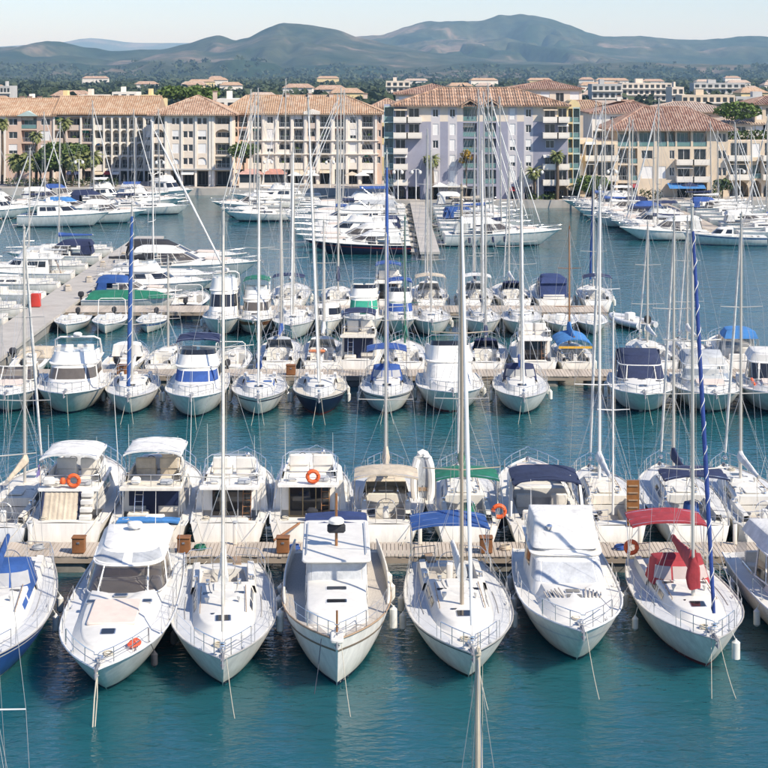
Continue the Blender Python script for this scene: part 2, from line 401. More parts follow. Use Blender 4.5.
def cleats(b, ts=(.12, .5, .9)):
    for t in ts:
        for sd in (1, -1):
            x, y, z = b.h.dpt(t * b.h.L, sd * .9); m = MB().tube([(x - .13, y, z + .07), (x + .13, y, z + .07)], .016, 5); m.tube([(x - .04, y, z), (x - .04, y, z + .07)], .014, 5); m.tube([(x + .04, y, z), (x + .04, y, z + .07)], .014, 5); b.p(m, 'cleat', STEEL)
def coil(b, x, y, z, m=ROPE, r=.16, n=4):
    k = MB()
    for i in range(n): k.torus((x + .02 * math.sin(i * 2.1), y + .02 * math.cos(i * 1.7), z + .02 + i * .025), r - .012 * i, .016, (.05 * math.sin(i), .06, 1), 14, 4)
    b.p(k, 'rope_coil', m)
def gangway(b, y, ln=2.0, m=None):
    z0 = b.h.dz(.1) + .04; g = MB(); g.add([(.25, y - .16, z0), (.25, y + .16, z0), (-ln, y + .16, .80), (-ln, y - .16, .80), (.25, y - .16, z0 - .05), (.25, y + .16, z0 - .05), (-ln, y + .16, .75), (-ln, y - .16, .75)], [(0, 1, 2, 3), (7, 6, 5, 4), (0, 3, 7, 4), (1, 5, 6, 2), (0, 4, 5, 1), (2, 6, 7, 3)]); b.p(g, 'gangway', m or TEAK, None, None)
def rigging_clutter(b, zc, w, cabm):
    h = b.h; L = h.L
    for sd in (1, -1):                                          # grab rails, genoa tracks, running lines
        m = MB(); pts = [(x * L, sd * w * .42, zc(x * L) + .03) for x in (.40, .46, .52, .58, .64)]; m.tube(pts, .016, 5); [m.tube([p, (p[0], p[1], p[2] - .07)], .014, 4) for p in pts]; b.p(m, 'grab_rail', TEAK)
        b.p(MB().tube([h.dpt(x * L, sd * .72, .02) for x in (.36, .44, .52, .60)], .014, 4), 'genoa_track', ALU)
        b.p(MB().tube([(x * L, sd * w * q_, zc(x * L) - .0) for x, q_ in ((.56, .08), (.50, .2), (.42, .26), (.35, .28))], .010, 4), 'running_line', ROPE if sd > 0 else ROPEB)
        m = MB().lathe([(.08, 0), (.066, .05), (.06, .12), (.075, .15), (0, .155)], (.36 * L, sd * w * .3, zc(.36 * L) - .02), 10); b.p(m, 'winch', STEEL)
        b.p(MB().lathe([(.05, 0), (.05, .12), (.09, .2), (.09, .26), (0, .27)], (.555 * L, sd * w * .3, zc(.555 * L) - .05), 9), 'cowl_vent', cabm)
    for x in (.57, .66): b.hatch(x * L, w * .16 * (1 if x < .6 else -1), zc(x * L) - .035, .22, .32, tilt=-.05)
    coil(b, .88 * L, -.15, h.dz(.88 * L)); coil(b, .22 * L, w * .33, b.zf + .33, ROPEB)
    cleats(b)

# ------------------------------------------------------------------ sailing yacht
def sail_boat(label, stern, bow, B=3.6, fb=1.35, fs=1.0, hullm=WHITE, stripe=None, stripe_z=(.16, .24), rel=False, boot=NAVY, mast_h=14., mast_x=.58, mastm=ALU,
              furl=C_WHITE, furl_r=.062, wrap=None, hood=None, bimini=None, cover=C_WHITE, coverlen=.9, side=NONSKID, q=1, spread=2, rad=0, cabin=.36, wheel=True, name='sailing_yacht',
              rake=2.0, tw=.72, cabm=DECKW, winm=GLASS, roll=0., fenders=2, fendm=FENDW, group=None, boom=True, lines=2, rig=.006, cab=None, mizzen=0, spf=None, cat='sailing boat', jib_r=.86, wells=True, rub=None):
    L = math.hypot(bow[0] - stern[0], bow[1] - stern[1]); B = min(B, L * .36)
    h = Hull(L, B, fb, fs, rake, tw, .44, 2.6, .28, .64, .35); b = Boat(name, label, cat, stern, bow, h, q, group)
    wl = ((.07 * L, .33 * L, .5),)
    b.base(hullm, stripe, stripe_z, rel, boot, wells=wl if q or wells else (), side=side, rub=rub)
    if q: b.p(h.rail(.025), 'toe_rail', TEAK if q > 1 and side is NONSKIDB else ALU)
    w = B / 2
    sh = Shell((.33 * L, .6 * L, .82 * L, w * .60, w * .56), (.33 * L, .58 * L, .77 * L, w * .52, w * .46), lambda x: h.dz(min(x, L * .8), .4) - .02, lambda x: h.dz(min(x, L * .8)) + cabin * (1 - .45 * max(0, x / L - .4) / .4), .85)
    c = b.p(sh.body(24 if q else 14, camber=.07, lip=.03), 'coachroof', cabm); b.cab = sh
    for sd in (0, 1):
        for k0, k1 in (((.08, .26), (.30, .44)) if q else ((.08, .42),)):
            if sd: k0, k1 = 2 - k1, 2 - k0
            b.p(sh.pane(k0, k1, .32, .8, 4), 'window', winm, c)
    zc = lambda x: h.dz(min(x, L * .8)) + cabin * (1 - .45 * max(0, x / L - .4) / .4) + .075
    if q:
        b.hatch(.70 * L, 0, zc(.70 * L) - .03, .55, .55, parent=c, tilt=-.05); b.hatch(.46 * L, .3 * w, zc(.46 * L) - .04, .3, .42, parent=c); b.hatch(.46 * L, -.3 * w, zc(.46 * L) - .04, .3, .42, parent=c)
        b.p(MB().rbox(.345 * L, 0, h.dz(.34 * L) - .3, h.dz(.34 * L) + cabin * .95, .06, .62, .02, .01), 'companionway_door', TEAK if q > 1 else GLASS, c)
        b.p(MB().rbox(.40 * L, 0, zc(.4 * L) - .03, zc(.4 * L) + .03, .9, .7, .08, .02), 'sliding_hatch', cabm, c)
        for sd in (1, -1):                                      # cockpit coamings and winches
            m = MB(); m.grid([[(x, sd * y, z) for y, z in ((w * .64, h.dz(x, .6)), (w * .6, h.dz(x) + .24), (w * .48, h.dz(x) + .26), (w * .44, h.dz(x) - .35))] for x in (lerp(.06, .34, i / 6) * L for i in range(7))])
            b.p(m, 'coaming', cabm)
            m = MB()
            m.lathe([(.09, 0), (.075, .06), (.07, .14), (.085, .17), (0, .175)], (.27 * L, sd * w * .54, h.dz(.27 * L) + .25), 10); b.p(m, 'winch', STEEL)
            b.p(MB().rbox(.2 * L, sd * w * .36, b.zf, b.zf + .32, .24 * L, w * .2, .04, .03), 'cockpit_bench', TEAKG if q > 1 else cabm)
        if wheel:
            wx = .125 * L; zf = b.zf
            m = MB(); m.rbox(wx + .12, 0, zf, zf + .8, .22, .26, .06, .04); m.tube([(wx, 0, zf + .75), (wx + .15, 0, zf + .75)], .03, 6); ped = b.p(m, 'steering_pedestal', WHITE)
            m = MB().torus((wx, 0, zf + .75), .42, .018, (1, 0, 0), 22, 5)
            for a in range(6): m.tube([(wx, 0, zf + .75), (wx, .42 * math.cos(a * math.pi / 3), zf + .75 + .42 * math.sin(a * math.pi / 3))], .008, 4)
            b.p(m, 'steering_wheel', STEEL, ped)
        b.stanchions(.14 * L, .84 * L, 5 if q > 1 else 4, .58); b.pulpit(.86 * L, .6); b.pushpit(.13 * L)
        b.anchor()
        if q > 1: rigging_clutter(b, zc, w, cabm)
    else:
        b.pulpit(.84 * L, .6, .022); b.stanchions(.05 * L, .84 * L, 3, .58, False)
    # spars and rigging
    def spar(mx, mh, main=True):
        zb = zc(mx) - .06 if mx > .33 * L else h.dz(mx); rk = -.012 * mh
        top = Vector((mx + rk, math.tan(R(roll)) * mh, zb + mh)); foot = Vector((mx, 0, zb))
        at = lambda f: foot.lerp(top, f)
        r0 = .07 if q > 1 else .072 if q else .085
        if not main: r0 *= .75
        m = MB(); m.tube([at(f) for f in (0, .3, .6, .9, 1)], r0, 8, r0 * .72); mast = b.p(m, 'mast' if main else 'mizzen_mast', mastm)
        ns = (len(spf) if spf else spread) if main else 1; tips = []
        for i in range(ns):
            f = spf[i] if spf and main else (i + 1) / (ns + 1) * (.98 if ns > 1 else 1.05); o = at(f); wd = w * (.72 - .16 * i) * (1 if main else .6); tp = {}
            for sd in (1, -1):
                t = o + Vector((-.12, sd * wd, .06)); tp[sd] = t; b.p(MB().tube([o, t], .028, 5, .018), 'spreader', mastm, mast)
            tips.append(tp)
        chx = mx - .15
        for sd in (1, -1):
            ch = Vector(h.dpt(chx, sd * .92)) if main else Vector(h.dpt(chx, sd * .92))
            path = [ch] + [t[sd] for t in tips] + [at(.985)]
            m = MB().tube(path, rig, 4)
            if tips: m.tube([Vector(h.dpt(chx - .35, sd * .9)), at(1 / (ns + 1) * .97)], rig, 4); m.tube([Vector(h.dpt(chx + .3, sd * .9)), at(1 / (ns + 1) * .97)], rig, 4)
            if len(tips) > 1: m.tube([tips[0][sd], at(2 / (ns + 1) * .97)], rig, 4)
            b.p(m, 'shroud', WIRE)
        m = MB(); m.tube([at(1), at(1) + Vector((-.05, 0, .45))], .008, 4); m.tube([at(1) + Vector((.02, 0, .18)), at(1) + Vector((-.38, .05, .18))], .006, 4)
        m.rbox(top.x, top.y, top.z - .02, top.z + .09, .2, .12, .03, .02); m.lathe([(.03, .02), (.04, .12), (0, .15)], (top.x - .1, top.y, top.z + .05), 6); b.p(m, 'masthead', mastm, mast)
        m = MB()                                                # halyards running down the mast
        for yy in (.11, -.1): m.tube([at(.97) + Vector((.05, yy, 0)), at(.06) + Vector((.02, yy, 0))], rig * .9, 4)
        m.tube([at(.99) + Vector((-.06, 0, 0)), at(.12) + Vector((-.14, .03, 0))], rig * .9, 4); b.p(m, 'halyard', ROPE, mast)
        return at, mast
    at, mast = spar(mast_x * L, mast_h); b.at = at; b.mast = mast
    bowp = Vector((L - .22, 0, h.dz(L - .25) + .08)); tp = at(.985 if jib_r > .9 else .975)
    m = MB().tube([bowp, tp], rig * 1.1, 4); b.p(m, 'forestay', WIRE)
    if furl:
        n = 14; pts = [bowp.lerp(tp, lerp(.05, jib_r + .1, i / n)) for i in range(n + 1)]; rows = []
        m = MB(); dirv = (tp - bowp).normalized(); u = dirv.cross(Vector((0, 1, 0))).normalized(); v = dirv.cross(u)
        for i, pnt in enumerate(pts):
            r = furl_r * (.55 + .55 * math.sin(math.pi * min(1, (i / n) * .82 + .16)) ** .7) * (.93 + .14 * rnd.random())
            rows.append([pnt + (u * math.cos(k * math.pi / 4) + v * math.sin(k * math.pi / 4)) * r for k in range(8)])
        m.grid(rows, cu=True); fj = b.p(m, 'furled_jib', furl)
        m = MB().lathe([(.03, 0), (.11, .02), (.11, .06), (.05, .08), (.11, .1), (.11, .13), (.03, .15)], bowp + dirv * .25, 10, dirv); b.p(m, 'furling_drum', STEEL, fj)
        if wrap:
            tr = int(mast_h * 1.2); n2 = tr * 9; m = MB()
            m.tube([pts[0].lerp(pts[-1], i / n2) + (u * math.cos(i * 2 * math.pi / 9) + v * math.sin(i * 2 * math.pi / 9)) * furl_r * 1.06 for i in range(n2 + 1)], .016, 4); b.p(m, 'furling_line', wrap, fj)
    m = MB(); mid = Vector((.12 * L, 0, h.dz(.1 * L) + 2.6))
    if q: m.tube([at(.99), mid], rig, 4); [m.tube([mid, (.04, sd * h.half(0) * .8, h.dz(0))], rig, 4) for sd in (1, -1)]
    else: m.tube([at(.99), (.05, 0, h.dz(0))], rig, 4)
    b.p(m, 'backstay', WIRE)
    if boom:
        zb = zc(mast_x * L) + .85; x1 = mast_x * L - .12; x0 = max(.06 * L, x1 - .37 * L)
        bm = b.p(MB().tube([(x1, 0, zb), (x0, 0, zb + .12)], .065, 8), 'boom', mastm)
        m = MB(); n = 12; rows = []
        for i in range(n + 1):
            f = i / n; x = lerp(x1 + .14, x0 + .1, f); z = lerp(zb, zb + .12, f); hh = lerp(.62, .16, f ** .6) * coverlen * (.93 + .14 * rnd.random()); ww = lerp(.34, .17, f) * (.9 + .2 * rnd.random())
            rows.append([(x, ww * .55 * math.sin(a) * (1 if math.cos(a) < 0 else .8), z + (hh * .5 * (1 + math.cos(a)) if True else 0) - .09) for a in [k * math.pi / 5 for k in range(10)]])
        m.grid(rows, cu=True); m.f.append(tuple(range(10))); m.f.append(tuple(range(n * 10, n * 10 + 10)))
        if cover: b.p(m, 'sail_cover', cover, bm)
        b.p(MB().tube([(x0 + .1, 0, zb + .1), at(.99) + Vector((-.1, 0, 0))], rig, 4), 'topping_lift', WIRE, bm)
        m = MB().tube([(x0 + .5, 0, zb + .08), (x0 + .35, .0, h.dz(x0) + .3)], .012, 4); b.p(m, 'mainsheet', ROPE, bm)
        b.boom_z = zb
    if mizzen: spar(.16 * L, mizzen, False)
    if hood:
        s2 = Shell((.30 * L, .37 * L, .46 * L, w * .62, w * .60), (.30 * L, .345 * L, .385 * L, w * .5, w * .48), lambda x: h.dz(.36 * L) + cabin * .6, h.dz(.36 * L) + cabin + .62, .8)
        o = b.p(s2.body(18, aft=False, camber=.1, lip=.05), 'sprayhood', hood)
        for k0, k1 in ((.62, .9), (.92, 1.08), (1.1, 1.38)): b.p(s2.pane(k0, k1, .3, .8, 4), 'sprayhood_window', PLAST, o)
        if q > 1: b.p(hoop(MB(), .31 * L, w * .5, h.dz(.3 * L) + .25, .31 * L, h.dz(.36 * L) + cabin + .62, .1), 'sprayhood_frame', STEEL, o)
    if bimini:
        zt = h.dz(.1 * L) + 1.85
        o = b.p(arched(.02 * L, .02 * L + 1.9, w * .78, zt, .16, .05), 'bimini', bimini)
        m = MB()
        for xx in (.03 * L + .05, .03 * L + .95, .02 * L + 1.8): hoop(m, .02 * L + .95, w * .77, h.dz(.1 * L) + .3, xx, zt - .03, .16, .016)
        b.p(m, 'bimini_frame', STEEL, o)
    for i in range(fenders):
        for sd in (1, -1): b.fender(.3 + .22 * i + rnd.uniform(-.04, .04), sd, fendm)
    if lines: b.lines(lines)
    b.sternlines()
    return b
# ------------------------------------------------------------------ motor boats
def LEN(a, b): return math.hypot(b[0] - a[0], b[1] - a[1])

def express(label, stern, bow, B=3.8, fb=1.6, fs=1.05, top='hardtop', topm=WHITE, hullm=WHITE, stripe=None, stripe_z=(.30, .42), glass=GLASSB, pad=VINYLP, q=1, arch=False, boot=NAVY, name='motor_cruiser',
            group=None, fendm=FENDW, fenders=2, lines=1, rub=GREYW, cover=None, side=None, toph=1.0, cat='motor boat', rail=True, hatches=4, sx=0.):
    """open sports cruiser: long foredeck, raked windscreen, hard top or canvas over the cockpit"""
    L = LEN(stern, bow); h = Hull(L, B, fb, fs, 3.0, .88, .40, 3.3, .22, .72, .1)
    b = Boat(name, label, cat, stern, bow, h, q, group); w = B / 2
    b.base(hullm, stripe, stripe_z, True, boot, rub=rub, wells=((.06 * L, (.42 - sx) * L, .66),), well_d=.5, side=side)
    b.p(MB().rbox(-.35, 0, .28, .36, .95, B * .8, .15, .02), 'swim_platform', TEAKG)
    zd = lambda x: h.dz(min(x, L * .93))
    tr = Shell(((.40 - sx) * L, .60 * L, .93 * L, w * .72, w * .70), ((.40 - sx) * L, .56 * L, .88 * L, w * .62, w * .56), lambda x: zd(x) - .05, lambda x: zd(x) + .36 - .26 * max(0, x / L - .45) / .45, .8)
    c = b.p(tr.body(26, camber=.08, lip=.05), 'foredeck', DECKW)
    zt = lambda x: zd(x) + .36 - .26 * max(0, x / L - .45) / .45 + .11
    if pad: b.p(MB().rbox((.70 - sx * .6) * L, 0, zt((.70 - sx * .6) * L) - .02, zt((.70 - sx * .6) * L) + .085, .17 * L, w * .84, .12, .03, tilt=-.02), 'sunpad', pad, c)
    if hatches > 0: b.hatch((.81 - sx * .3) * L, 0, zt((.81 - sx * .3) * L) - .02, .48, .5, parent=c, tilt=-.06)
    if hatches > 1:
        b.hatch((.60 - sx) * L, 0, zt((.60 - sx) * L) + .0, .3, .5, parent=c)
        for sd in (1, -1): b.hatch((.62 - sx * .8) * L, sd * w * .5, zt((.62 - sx * .8) * L) - .05, .34, .36, parent=c)
    # windscreen
    z0 = zt(.5 * L) - .10; ws = Shell(((.30 - sx) * L, (.42 - sx) * L, (.585 - sx) * L, w * .76, w * .74), ((.30 - sx) * L, (.39 - sx) * L, (.475 - sx) * L, w * .68, w * .66), lambda x: lerp(zd(.3 * L) + .2, z0, min(1, max(0, (x / L - .3) / .2))), z0 + .72 * toph, .72)
    m = MB()
    for v in (0, 1): m.tube([ws.pt(k / 12, v) for k in range(25)], .04 if v else .03, 6)
    for k in (.12, .52, .83, 1.17, 1.48, 1.88): m.tube([ws.pt(k, 0, .01), ws.pt(k, 1, .01)], .028, 5)
    wf = b.p(m, 'windscreen_frame', WHITE)
    for k0, k1 in ((.14, .5), (.54, .81), (.85, 1.15), (1.19, 1.46), (1.5, 1.86)):
        b.p(ws.pane(k0, k1, .04, .96, 7, 0., .012), 'windscreen_pane', cover or glass, wf)
    # interior: console, seats
    zf = b.zf
    b.p(MB().rbox((.44 - sx) * L, 0, zf, z0 + .05, .5, w * 1.2, .1, .05), 'dashboard', GREYW)
    for sy in (.42, -.42): b.seat((.34 - sx) * L, sy * w, zf, .55, .7, .5, VINYL, -1)
    b.seat(.11 * L, 0, zf, .6, w * 1.15, .42, VINYL, -1, 'stern_bench')
    if top in ('hardtop', 'canopy', 'screenroof'):
        zt1 = z0 + .74 * toph; hh = .24 if top == 'hardtop' else .42
        tp = Shell((.07 * L if top == 'canopy' else (.13 - sx) * L, (.36 - sx) * L, (.468 - sx) * L, w * .70, w * .67), (.10 * L if top == 'canopy' else (.15 - sx) * L, (.31 - sx) * L, (.40 - sx) * L, w * .60, w * .54), zt1, zt1 + hh, .7)
        o = b.p(tp.body(24, camber=.1, lip=.07, aft=True), 'hardtop' if top == 'hardtop' else 'canopy', topm)
        if top != 'canopy':
            for k0, k1 in ((.60, .98), (1.02, 1.40)): b.p(tp.pane(k0, k1, .12, .85, 5, .008), 'roof_visor', C_GREY if top == 'hardtop' else PLAST, o)
        lo = Shell((.07 * L, .20 * L, .30 * L, w * .74, w * .74), (.10 * L, .2 * L, .30 * L, w * .69, w * .69), zd(.1 * L) + .15, zt1, 1)
        for sd in (0, 1):
            k = (.02, .48)
            if sd: k = (2 - k[1], 2 - k[0])
            b.p(lo.pane(*k, 0, 1, 4, 0, .012), 'side_curtain', PLAST if top != 'canopy' else topm, o)
        if top == 'canopy':
            b.p(MB().grid([[(lerp(.07, .10, v) * L, lerp(w * .74, w * .69, v) * (1 - j / 2), lerp(zd(.1 * L) + .15, zt1 + hh, v)) for j in range(5)] for v in (0, .5, 1)]), 'aft_curtain', topm, o)
        if q > 1:
            b.p(MB().lathe([(.0, .0), (.1, .0), (.1, .15), (.28, .17), (.3, .25), (.25, .33), (0, .37)], ((.2 - sx * .5) * L, 0, zt1 + hh + .1), 14), 'radar_dome', WHITE, o)
            b.antenna(.17 * L, w * .4, zt1 + hh + .08, 1.5); b.antenna(.17 * L, -w * .4, zt1 + hh + .08, 1.1)
    if arch:
        m = MB(); zr = zd(.15 * L); m.tube([(.1 * L, w * .86, zr), (.16 * L, w * .8, zr + 1.25), (.17 * L, w * .6, zr + 1.5), (.17 * L, -w * .6, zr + 1.5), (.16 * L, -w * .8, zr + 1.25), (.1 * L, -w * .86, zr)], .085, 8)
        b.p(m, 'radar_arch', WHITE)
        if arch == 'bimini':
            o = b.p(arched(.06 * L, .32 * L, w * .8, zr + 1.55, .15, .06), 'bimini', topm)
    if rail:
        b.stanchions(.42 * L, .80 * L, 4 if q else 2, .5, False, .014 if q else .02); b.pulpit(.80 * L, .52)
    if q: b.anchor()
    if q > 1:
        for sd in (1, -1):
            m = MB().tube([ws.pt(1 - sd * .12, .03, .03), ws.pt(1 - sd * .22, .6, .03)], .012, 4); b.p(m, 'wiper', RUB, wf)
            b.p(MB().rbox(.26 * L, sd * w * .80, zd(.3 * L) + .2, zd(.3 * L) + .34, 1.4, .05, .02, .02), 'grab_rail', STEEL)
        cleats(b, (.06, .5, .86)); coil(b, .9 * L, .2, h.dz(.9 * L))
    for i in range(fenders):
        for sd in (1, -1): b.fender(.25 + .25 * i + rnd.uniform(-.05, .05), sd, fendm)
    if lines: b.lines(lines)
    b.sternlines()
    return b

def flybridge(label, stern, bow, B=3.6, fb=1.65, fs=1.1, hullm=WHITE, stripe=None, stripe_z=(.28, .36), glass=GLASS, screen=None, top=None, topm=C_WHITE, q=1, boot=NAVY, name='flybridge_cruiser', group=None,
              aft='doors', cabm=WHITE, fendm=FENDW, fenders=2, lines=1, flyh=.55, arch=False, aftcab=False, ladder=True, cat='motor boat', househ=1.25, hw=.78, fx=0., hp=.7, hf=0., hft=None, rub=GREYW, buoy=False, frame=GREYW, flyscreen=True, side=None, seats=VINYL):
    hft = hf * .6 if hft is None else hft
    """motor yacht with a saloon, an upper steering bridge and an aft cockpit"""
    L = LEN(stern, bow); h = Hull(L, B, fb, fs, 2.6, .9, .38, 3.2, .2, .74, .1)
    b = Boat(name, label, cat, stern, bow, h, q, group); w = B / 2
    b.base(hullm, stripe, stripe_z, True, boot, rub=rub, wells=((.04 * L, .24 * L, .74),), well_d=.4, side=side)
    b.p(MB().rbox(-.3, 0, .3, .38, .85, B * .82, .15, .02), 'swim_platform', TEAKG)
    zd = lambda x: h.dz(min(x, L * .93)); zs = zd(.3 * L)
    ft = Shell((.5 * L, .66 * L, .92 * L, w * .70, w * .66), (.5 * L, .62 * L, .86 * L, w * .58, w * .5), lambda x: zd(x) - .05, lambda x: zd(x) + .30 - .2 * max(0, x / L - .55) / .4, .8)
    c = b.p(ft.body(22, camber=.07, lip=.04), 'trunk_cabin', DECKW)
    b.hatch(.76 * L, 0, zd(.76 * L) + .27, .5, .5, parent=c, tilt=-.05)
    if q > 1:
        for sd in (1, -1): b.hatch(.68 * L, sd * w * .4, zd(.68 * L) + .28, .3, .3, parent=c, tilt=-.05)
    zr = zs + househ
    hs = Shell((.22 * L, (.46 - hf) * L, (.70 - hf) * L, w * hw, w * (hw - .04)), (.22 * L, (.42 - hf) * L, (.555 - hft) * L, w * (hw - .08), w * (hw - .14)), lambda x: zd(x) - .08, zr, hp)
    house = b.p(hs.body(28, camber=.05, lip=.04), 'deckhouse', cabm)
    for sd in (0, 1):
        for k0, k1 in ((.06, .22), (.24, .47)):
            if sd: k0, k1 = 2 - k1, 2 - k0
            b.p(hs.pane(k0, k1, .46, .86, 4), 'side_window', glass, house)
    for k0, k1 in ((.56, .82), (.845, 1.155), (1.18, 1.44)): b.p(hs.pane(k0, k1, .42, .9, 6), 'front_window', screen or glass, house)
    # bridge deck with overhang over the cockpit
    fl = Shell((.10 * L, (.40 - hf) * L, (.545 - hft) * L, w * .74, w * .70), (.10 * L, (.40 - hf) * L, (.56 - hft) * L, w * .76, w * .72), zr - .02, zr + .09, hp)
    bd = b.p(fl.body(26, camber=0, lip=.02), 'bridge_deck', cabm)
    zf2 = zr + .12
    co = Shell((.20 * L, (.38 - hft * .6) * L, (.53 - hft) * L, w * .70, w * .66), (.20 * L, (.36 - hft * .6) * L, (.49 - hft) * L, w * .66, w * .60), zf2 - .02, lambda x: zf2 + flyh * (.75 + .35 * (x / L - .2) / .3), .7)
    cm = MB(); ks = [i / 13 for i in range(27)]; cm.grid([[co.pt(k, 0) for k in ks], [co.pt(k, 1) for k in ks], [co.pt(k, 1, -.08) for k in ks], [co.pt(k, 0, -.08) for k in ks]]); b.p(cm, 'bridge_coaming', cabm, bd)
    if flyscreen:
        fs_ = Shell(co.t, (co.t[0] + .02, co.t[1] - .1, co.t[2] - .22, co.t[3] - .04, co.t[4] - .05), lambda x: co.zt(x), lambda x: co.zt(x) + .28, .7)
        b.p(fs_.pane(.55, 1.45, 0, 1, 14, 0., .01), 'bridge_windscreen', GLASSC if screen is None else GLASS, bd)
    b.p(MB().rbox((.43 - hft) * L, w * .22, zf2, zf2 + flyh + .12, .35, w * .5, .1, .06), 'helm_console', GREYW if q else cabm, bd)
    if q:
        b.p(MB().torus(((.43 - hft) * L - .28, w * .22, zf2 + .5), .17, .016, (1, 0, .4), 14, 5), 'helm_wheel', RUB, bd)
    for sy in (.28, -.32): b.p(MB().rbox((.33 - hft * .6) * L, sy * w, zf2, zf2 + .42, .5, w * .5, .1, .05).rbox((.33 - hft * .6) * L - .24, sy * w, zf2 + .3, zf2 + .8, .14, w * .5, .06, .05), 'bridge_seat', seats, bd)
    # rail round the aft end of the bridge
    m = MB(); pts = [(.30 * L, w * .70, zf2 + .5), (.13 * L, w * .70, zf2 + .5), (.115 * L, w * .55, zf2 + .5), (.115 * L, -w * .55, zf2 + .5), (.13 * L, -w * .70, zf2 + .5), (.30 * L, -w * .70, zf2 + .5)]
    m.tube(pts, .016, 5); m.tube([(x, y, z - .25) for x, y, z in pts], .01, 4)
    for x, y, z in pts + [(.115 * L, 0, zf2 + .5), (.22 * L, w * .7, zf2 + .5), (.22 * L, -w * .7, zf2 + .5)]: m.tube([(x, y, zf2 - .03), (x, y, z)], .014, 5)
    b.p(m, 'bridge_rail', STEEL, bd)
    xa = .22 * L - .012
    if aft == 'doors':
        z0, z1 = b.zf + .05, zr - .14
        b.p(MB().box(xa - .03, xa, -w * .52, w * .52, z0, z1), 'door_frame', frame, house)
        for y0, y1 in ((-w * .49, -w * .18), (-w * .15, w * .15), (w * .18, w * .49)): b.p(MB().box(xa - .045, xa - .028, y0, y1, z0 + .08, z1 - .06), 'door_glass', GLASS, house)
    elif aft == 'curtain':
        z0, z1 = b.zf + .4, zr - .02; fr = MB()
        for y in (w * .62, -w * .28): fr.tube([(.03 * L, y, z0 - .3), (.105 * L, y, z1)], .06, 4)
        fr.box(.02 * L, .045 * L, -w * .3, w * .64, z0 - .5, z0 - .12); b.p(fr, 'cockpit_frame', NAVY, house)
        b.p(MB().grid([[(lerp(.035, .105, v) * L + .02 * math.sin(k * 1.9), lerp(-w * .26, w * .6, k / 24), lerp(z0 - .1, z1 - .05, v)) for k in range(25)] for v in (0, 1)]), 'cockpit_curtain', C_BEIGE, house)
        for i in range(5): b.p(MB().rbox(.03 * L + i * .17, -w * .47, b.zf + .1 + i * .28, b.zf + .3 + i * .28, .32, w * .3, .04, .03), 'step', DECKW)
    elif aft == 'open':
        b.p(MB().box(xa - .03, xa, -w * .62, w * .62, b.zf + .62, zr - .1), 'aft_window', NAVY, house)
        b.p(MB().box(xa - .05, xa - .028, -w * .1, w * .2, b.zf + .05, b.zf + .62), 'aft_door', NAVY, house)
        b.p(MB().rbox(xa - .5, w * .35, b.zf, b.zf + .5, .7, w * .5, .08, .05), 'cockpit_locker', CREAM)
    if ladder and aft != 'curtain':
        m = MB(); y = w * .33 if aft != 'doors' else -w * .42
        for yy in (y - .17, y + .17): m.tube([(.12 * L, yy, b.zf), (.19 * L, yy, zr + .1)], .02, 5)
        for i in range(6): m.tube([lerp3((.12 * L, y - .17, b.zf), (.19 * L, y - .17, zr + .1), (i + .7) / 6.5), lerp3((.12 * L, y + .17, b.zf), (.19 * L, y + .17, zr + .1), (i + .7) / 6.5)], .016, 5)
        b.p(m, 'ladder', VARN if aft == 'doors' else STEEL)
    for sd in (1, -1): b.p(MB().tube([(.11 * L, sd * w * .68, zd(.1 * L)), (.125 * L, sd * w * .68, zr)], .03, 6), 'bridge_support', STEEL, bd)
    if top == 'bimini':
        o = b.p(arched((.18 - fx) * L, (.44 - fx) * L, w * .70, zf2 + 1.4, .1, .12, th=.03), 'bimini', topm)
        m = MB()
        for xx in ((.20 - fx) * L, (.42 - fx) * L): hoop(m, (.31 - fx) * L, w * .68, zf2 + .1, xx, zf2 + 1.37, .1, .018)
        b.p(m, 'bimini_frame', STEEL, o)
    if arch:
        m = MB(); m.tube([(.14 * L, w * .70, zf2), (.2 * L, w * .66, zf2 + .95), (.21 * L, w * .5, zf2 + 1.12), (.21 * L, -w * .5, zf2 + 1.12), (.2 * L, -w * .66, zf2 + .95), (.14 * L, -w * .70, zf2)], .06 if arch == 1 else .022, 7)
        b.p(m, 'radar_arch', WHITE if arch == 1 else STEEL, bd)
        if arch == 1: b.p(MB().lathe([(0, 0), (.26, .02), (.28, .12), (.2, .2), (0, .23)], (.2 * L, 0, zf2 + 1.17), 12), 'radar_dome', WHITE, bd)
    b.antenna(.2 * L, w * .6, zf2 + .5, 2.0, -.1); b.antenna(.2 * L, -w * .6, zf2 + .5, 1.5, -.12)
    b.p(MB().rbox(.06 * L, 0, b.zf, b.zf + .4, .45, w * 1.0, .08, .05), 'stern_bench', seats)
    b.stanchions(.34 * L, .82 * L, 4 if q else 2, .58, True, .014 if q else .02); b.pulpit(.82 * L, .6)
    if q: b.anchor()
    for i in range(fenders):
        for sd in (1, -1): b.fender(.25 + .24 * i + rnd.uniform(-.05, .05), sd, fendm)
    if lines: b.lines(lines)
    if q > 1:
        cleats(b, (.04, .45, .86)); coil(b, .05 * L, w * .55, h.dz(.05 * L)); coil(b, .88 * L, -.1, h.dz(.88 * L))
        b.p(MB().lathe([(.04, 0), (.09, .05), (.12, .16), (.09, .22), (0, .24)], ((.47 - hft) * L, -w * .3, zf2 + flyh * 1.0), 9), 'searchlight', STEEL, bd)
        b.p(MB().rbox(.155 * L, -w * .35, zf2, zf2 + .22, .35, .55, .08, .06), 'cushion', C_GREY, bd); b.p(MB().rbox(.16 * L, w * .4, zf2, zf2 + .3, .4, .4, .1, .08), 'storage_bin', WHITE, bd)
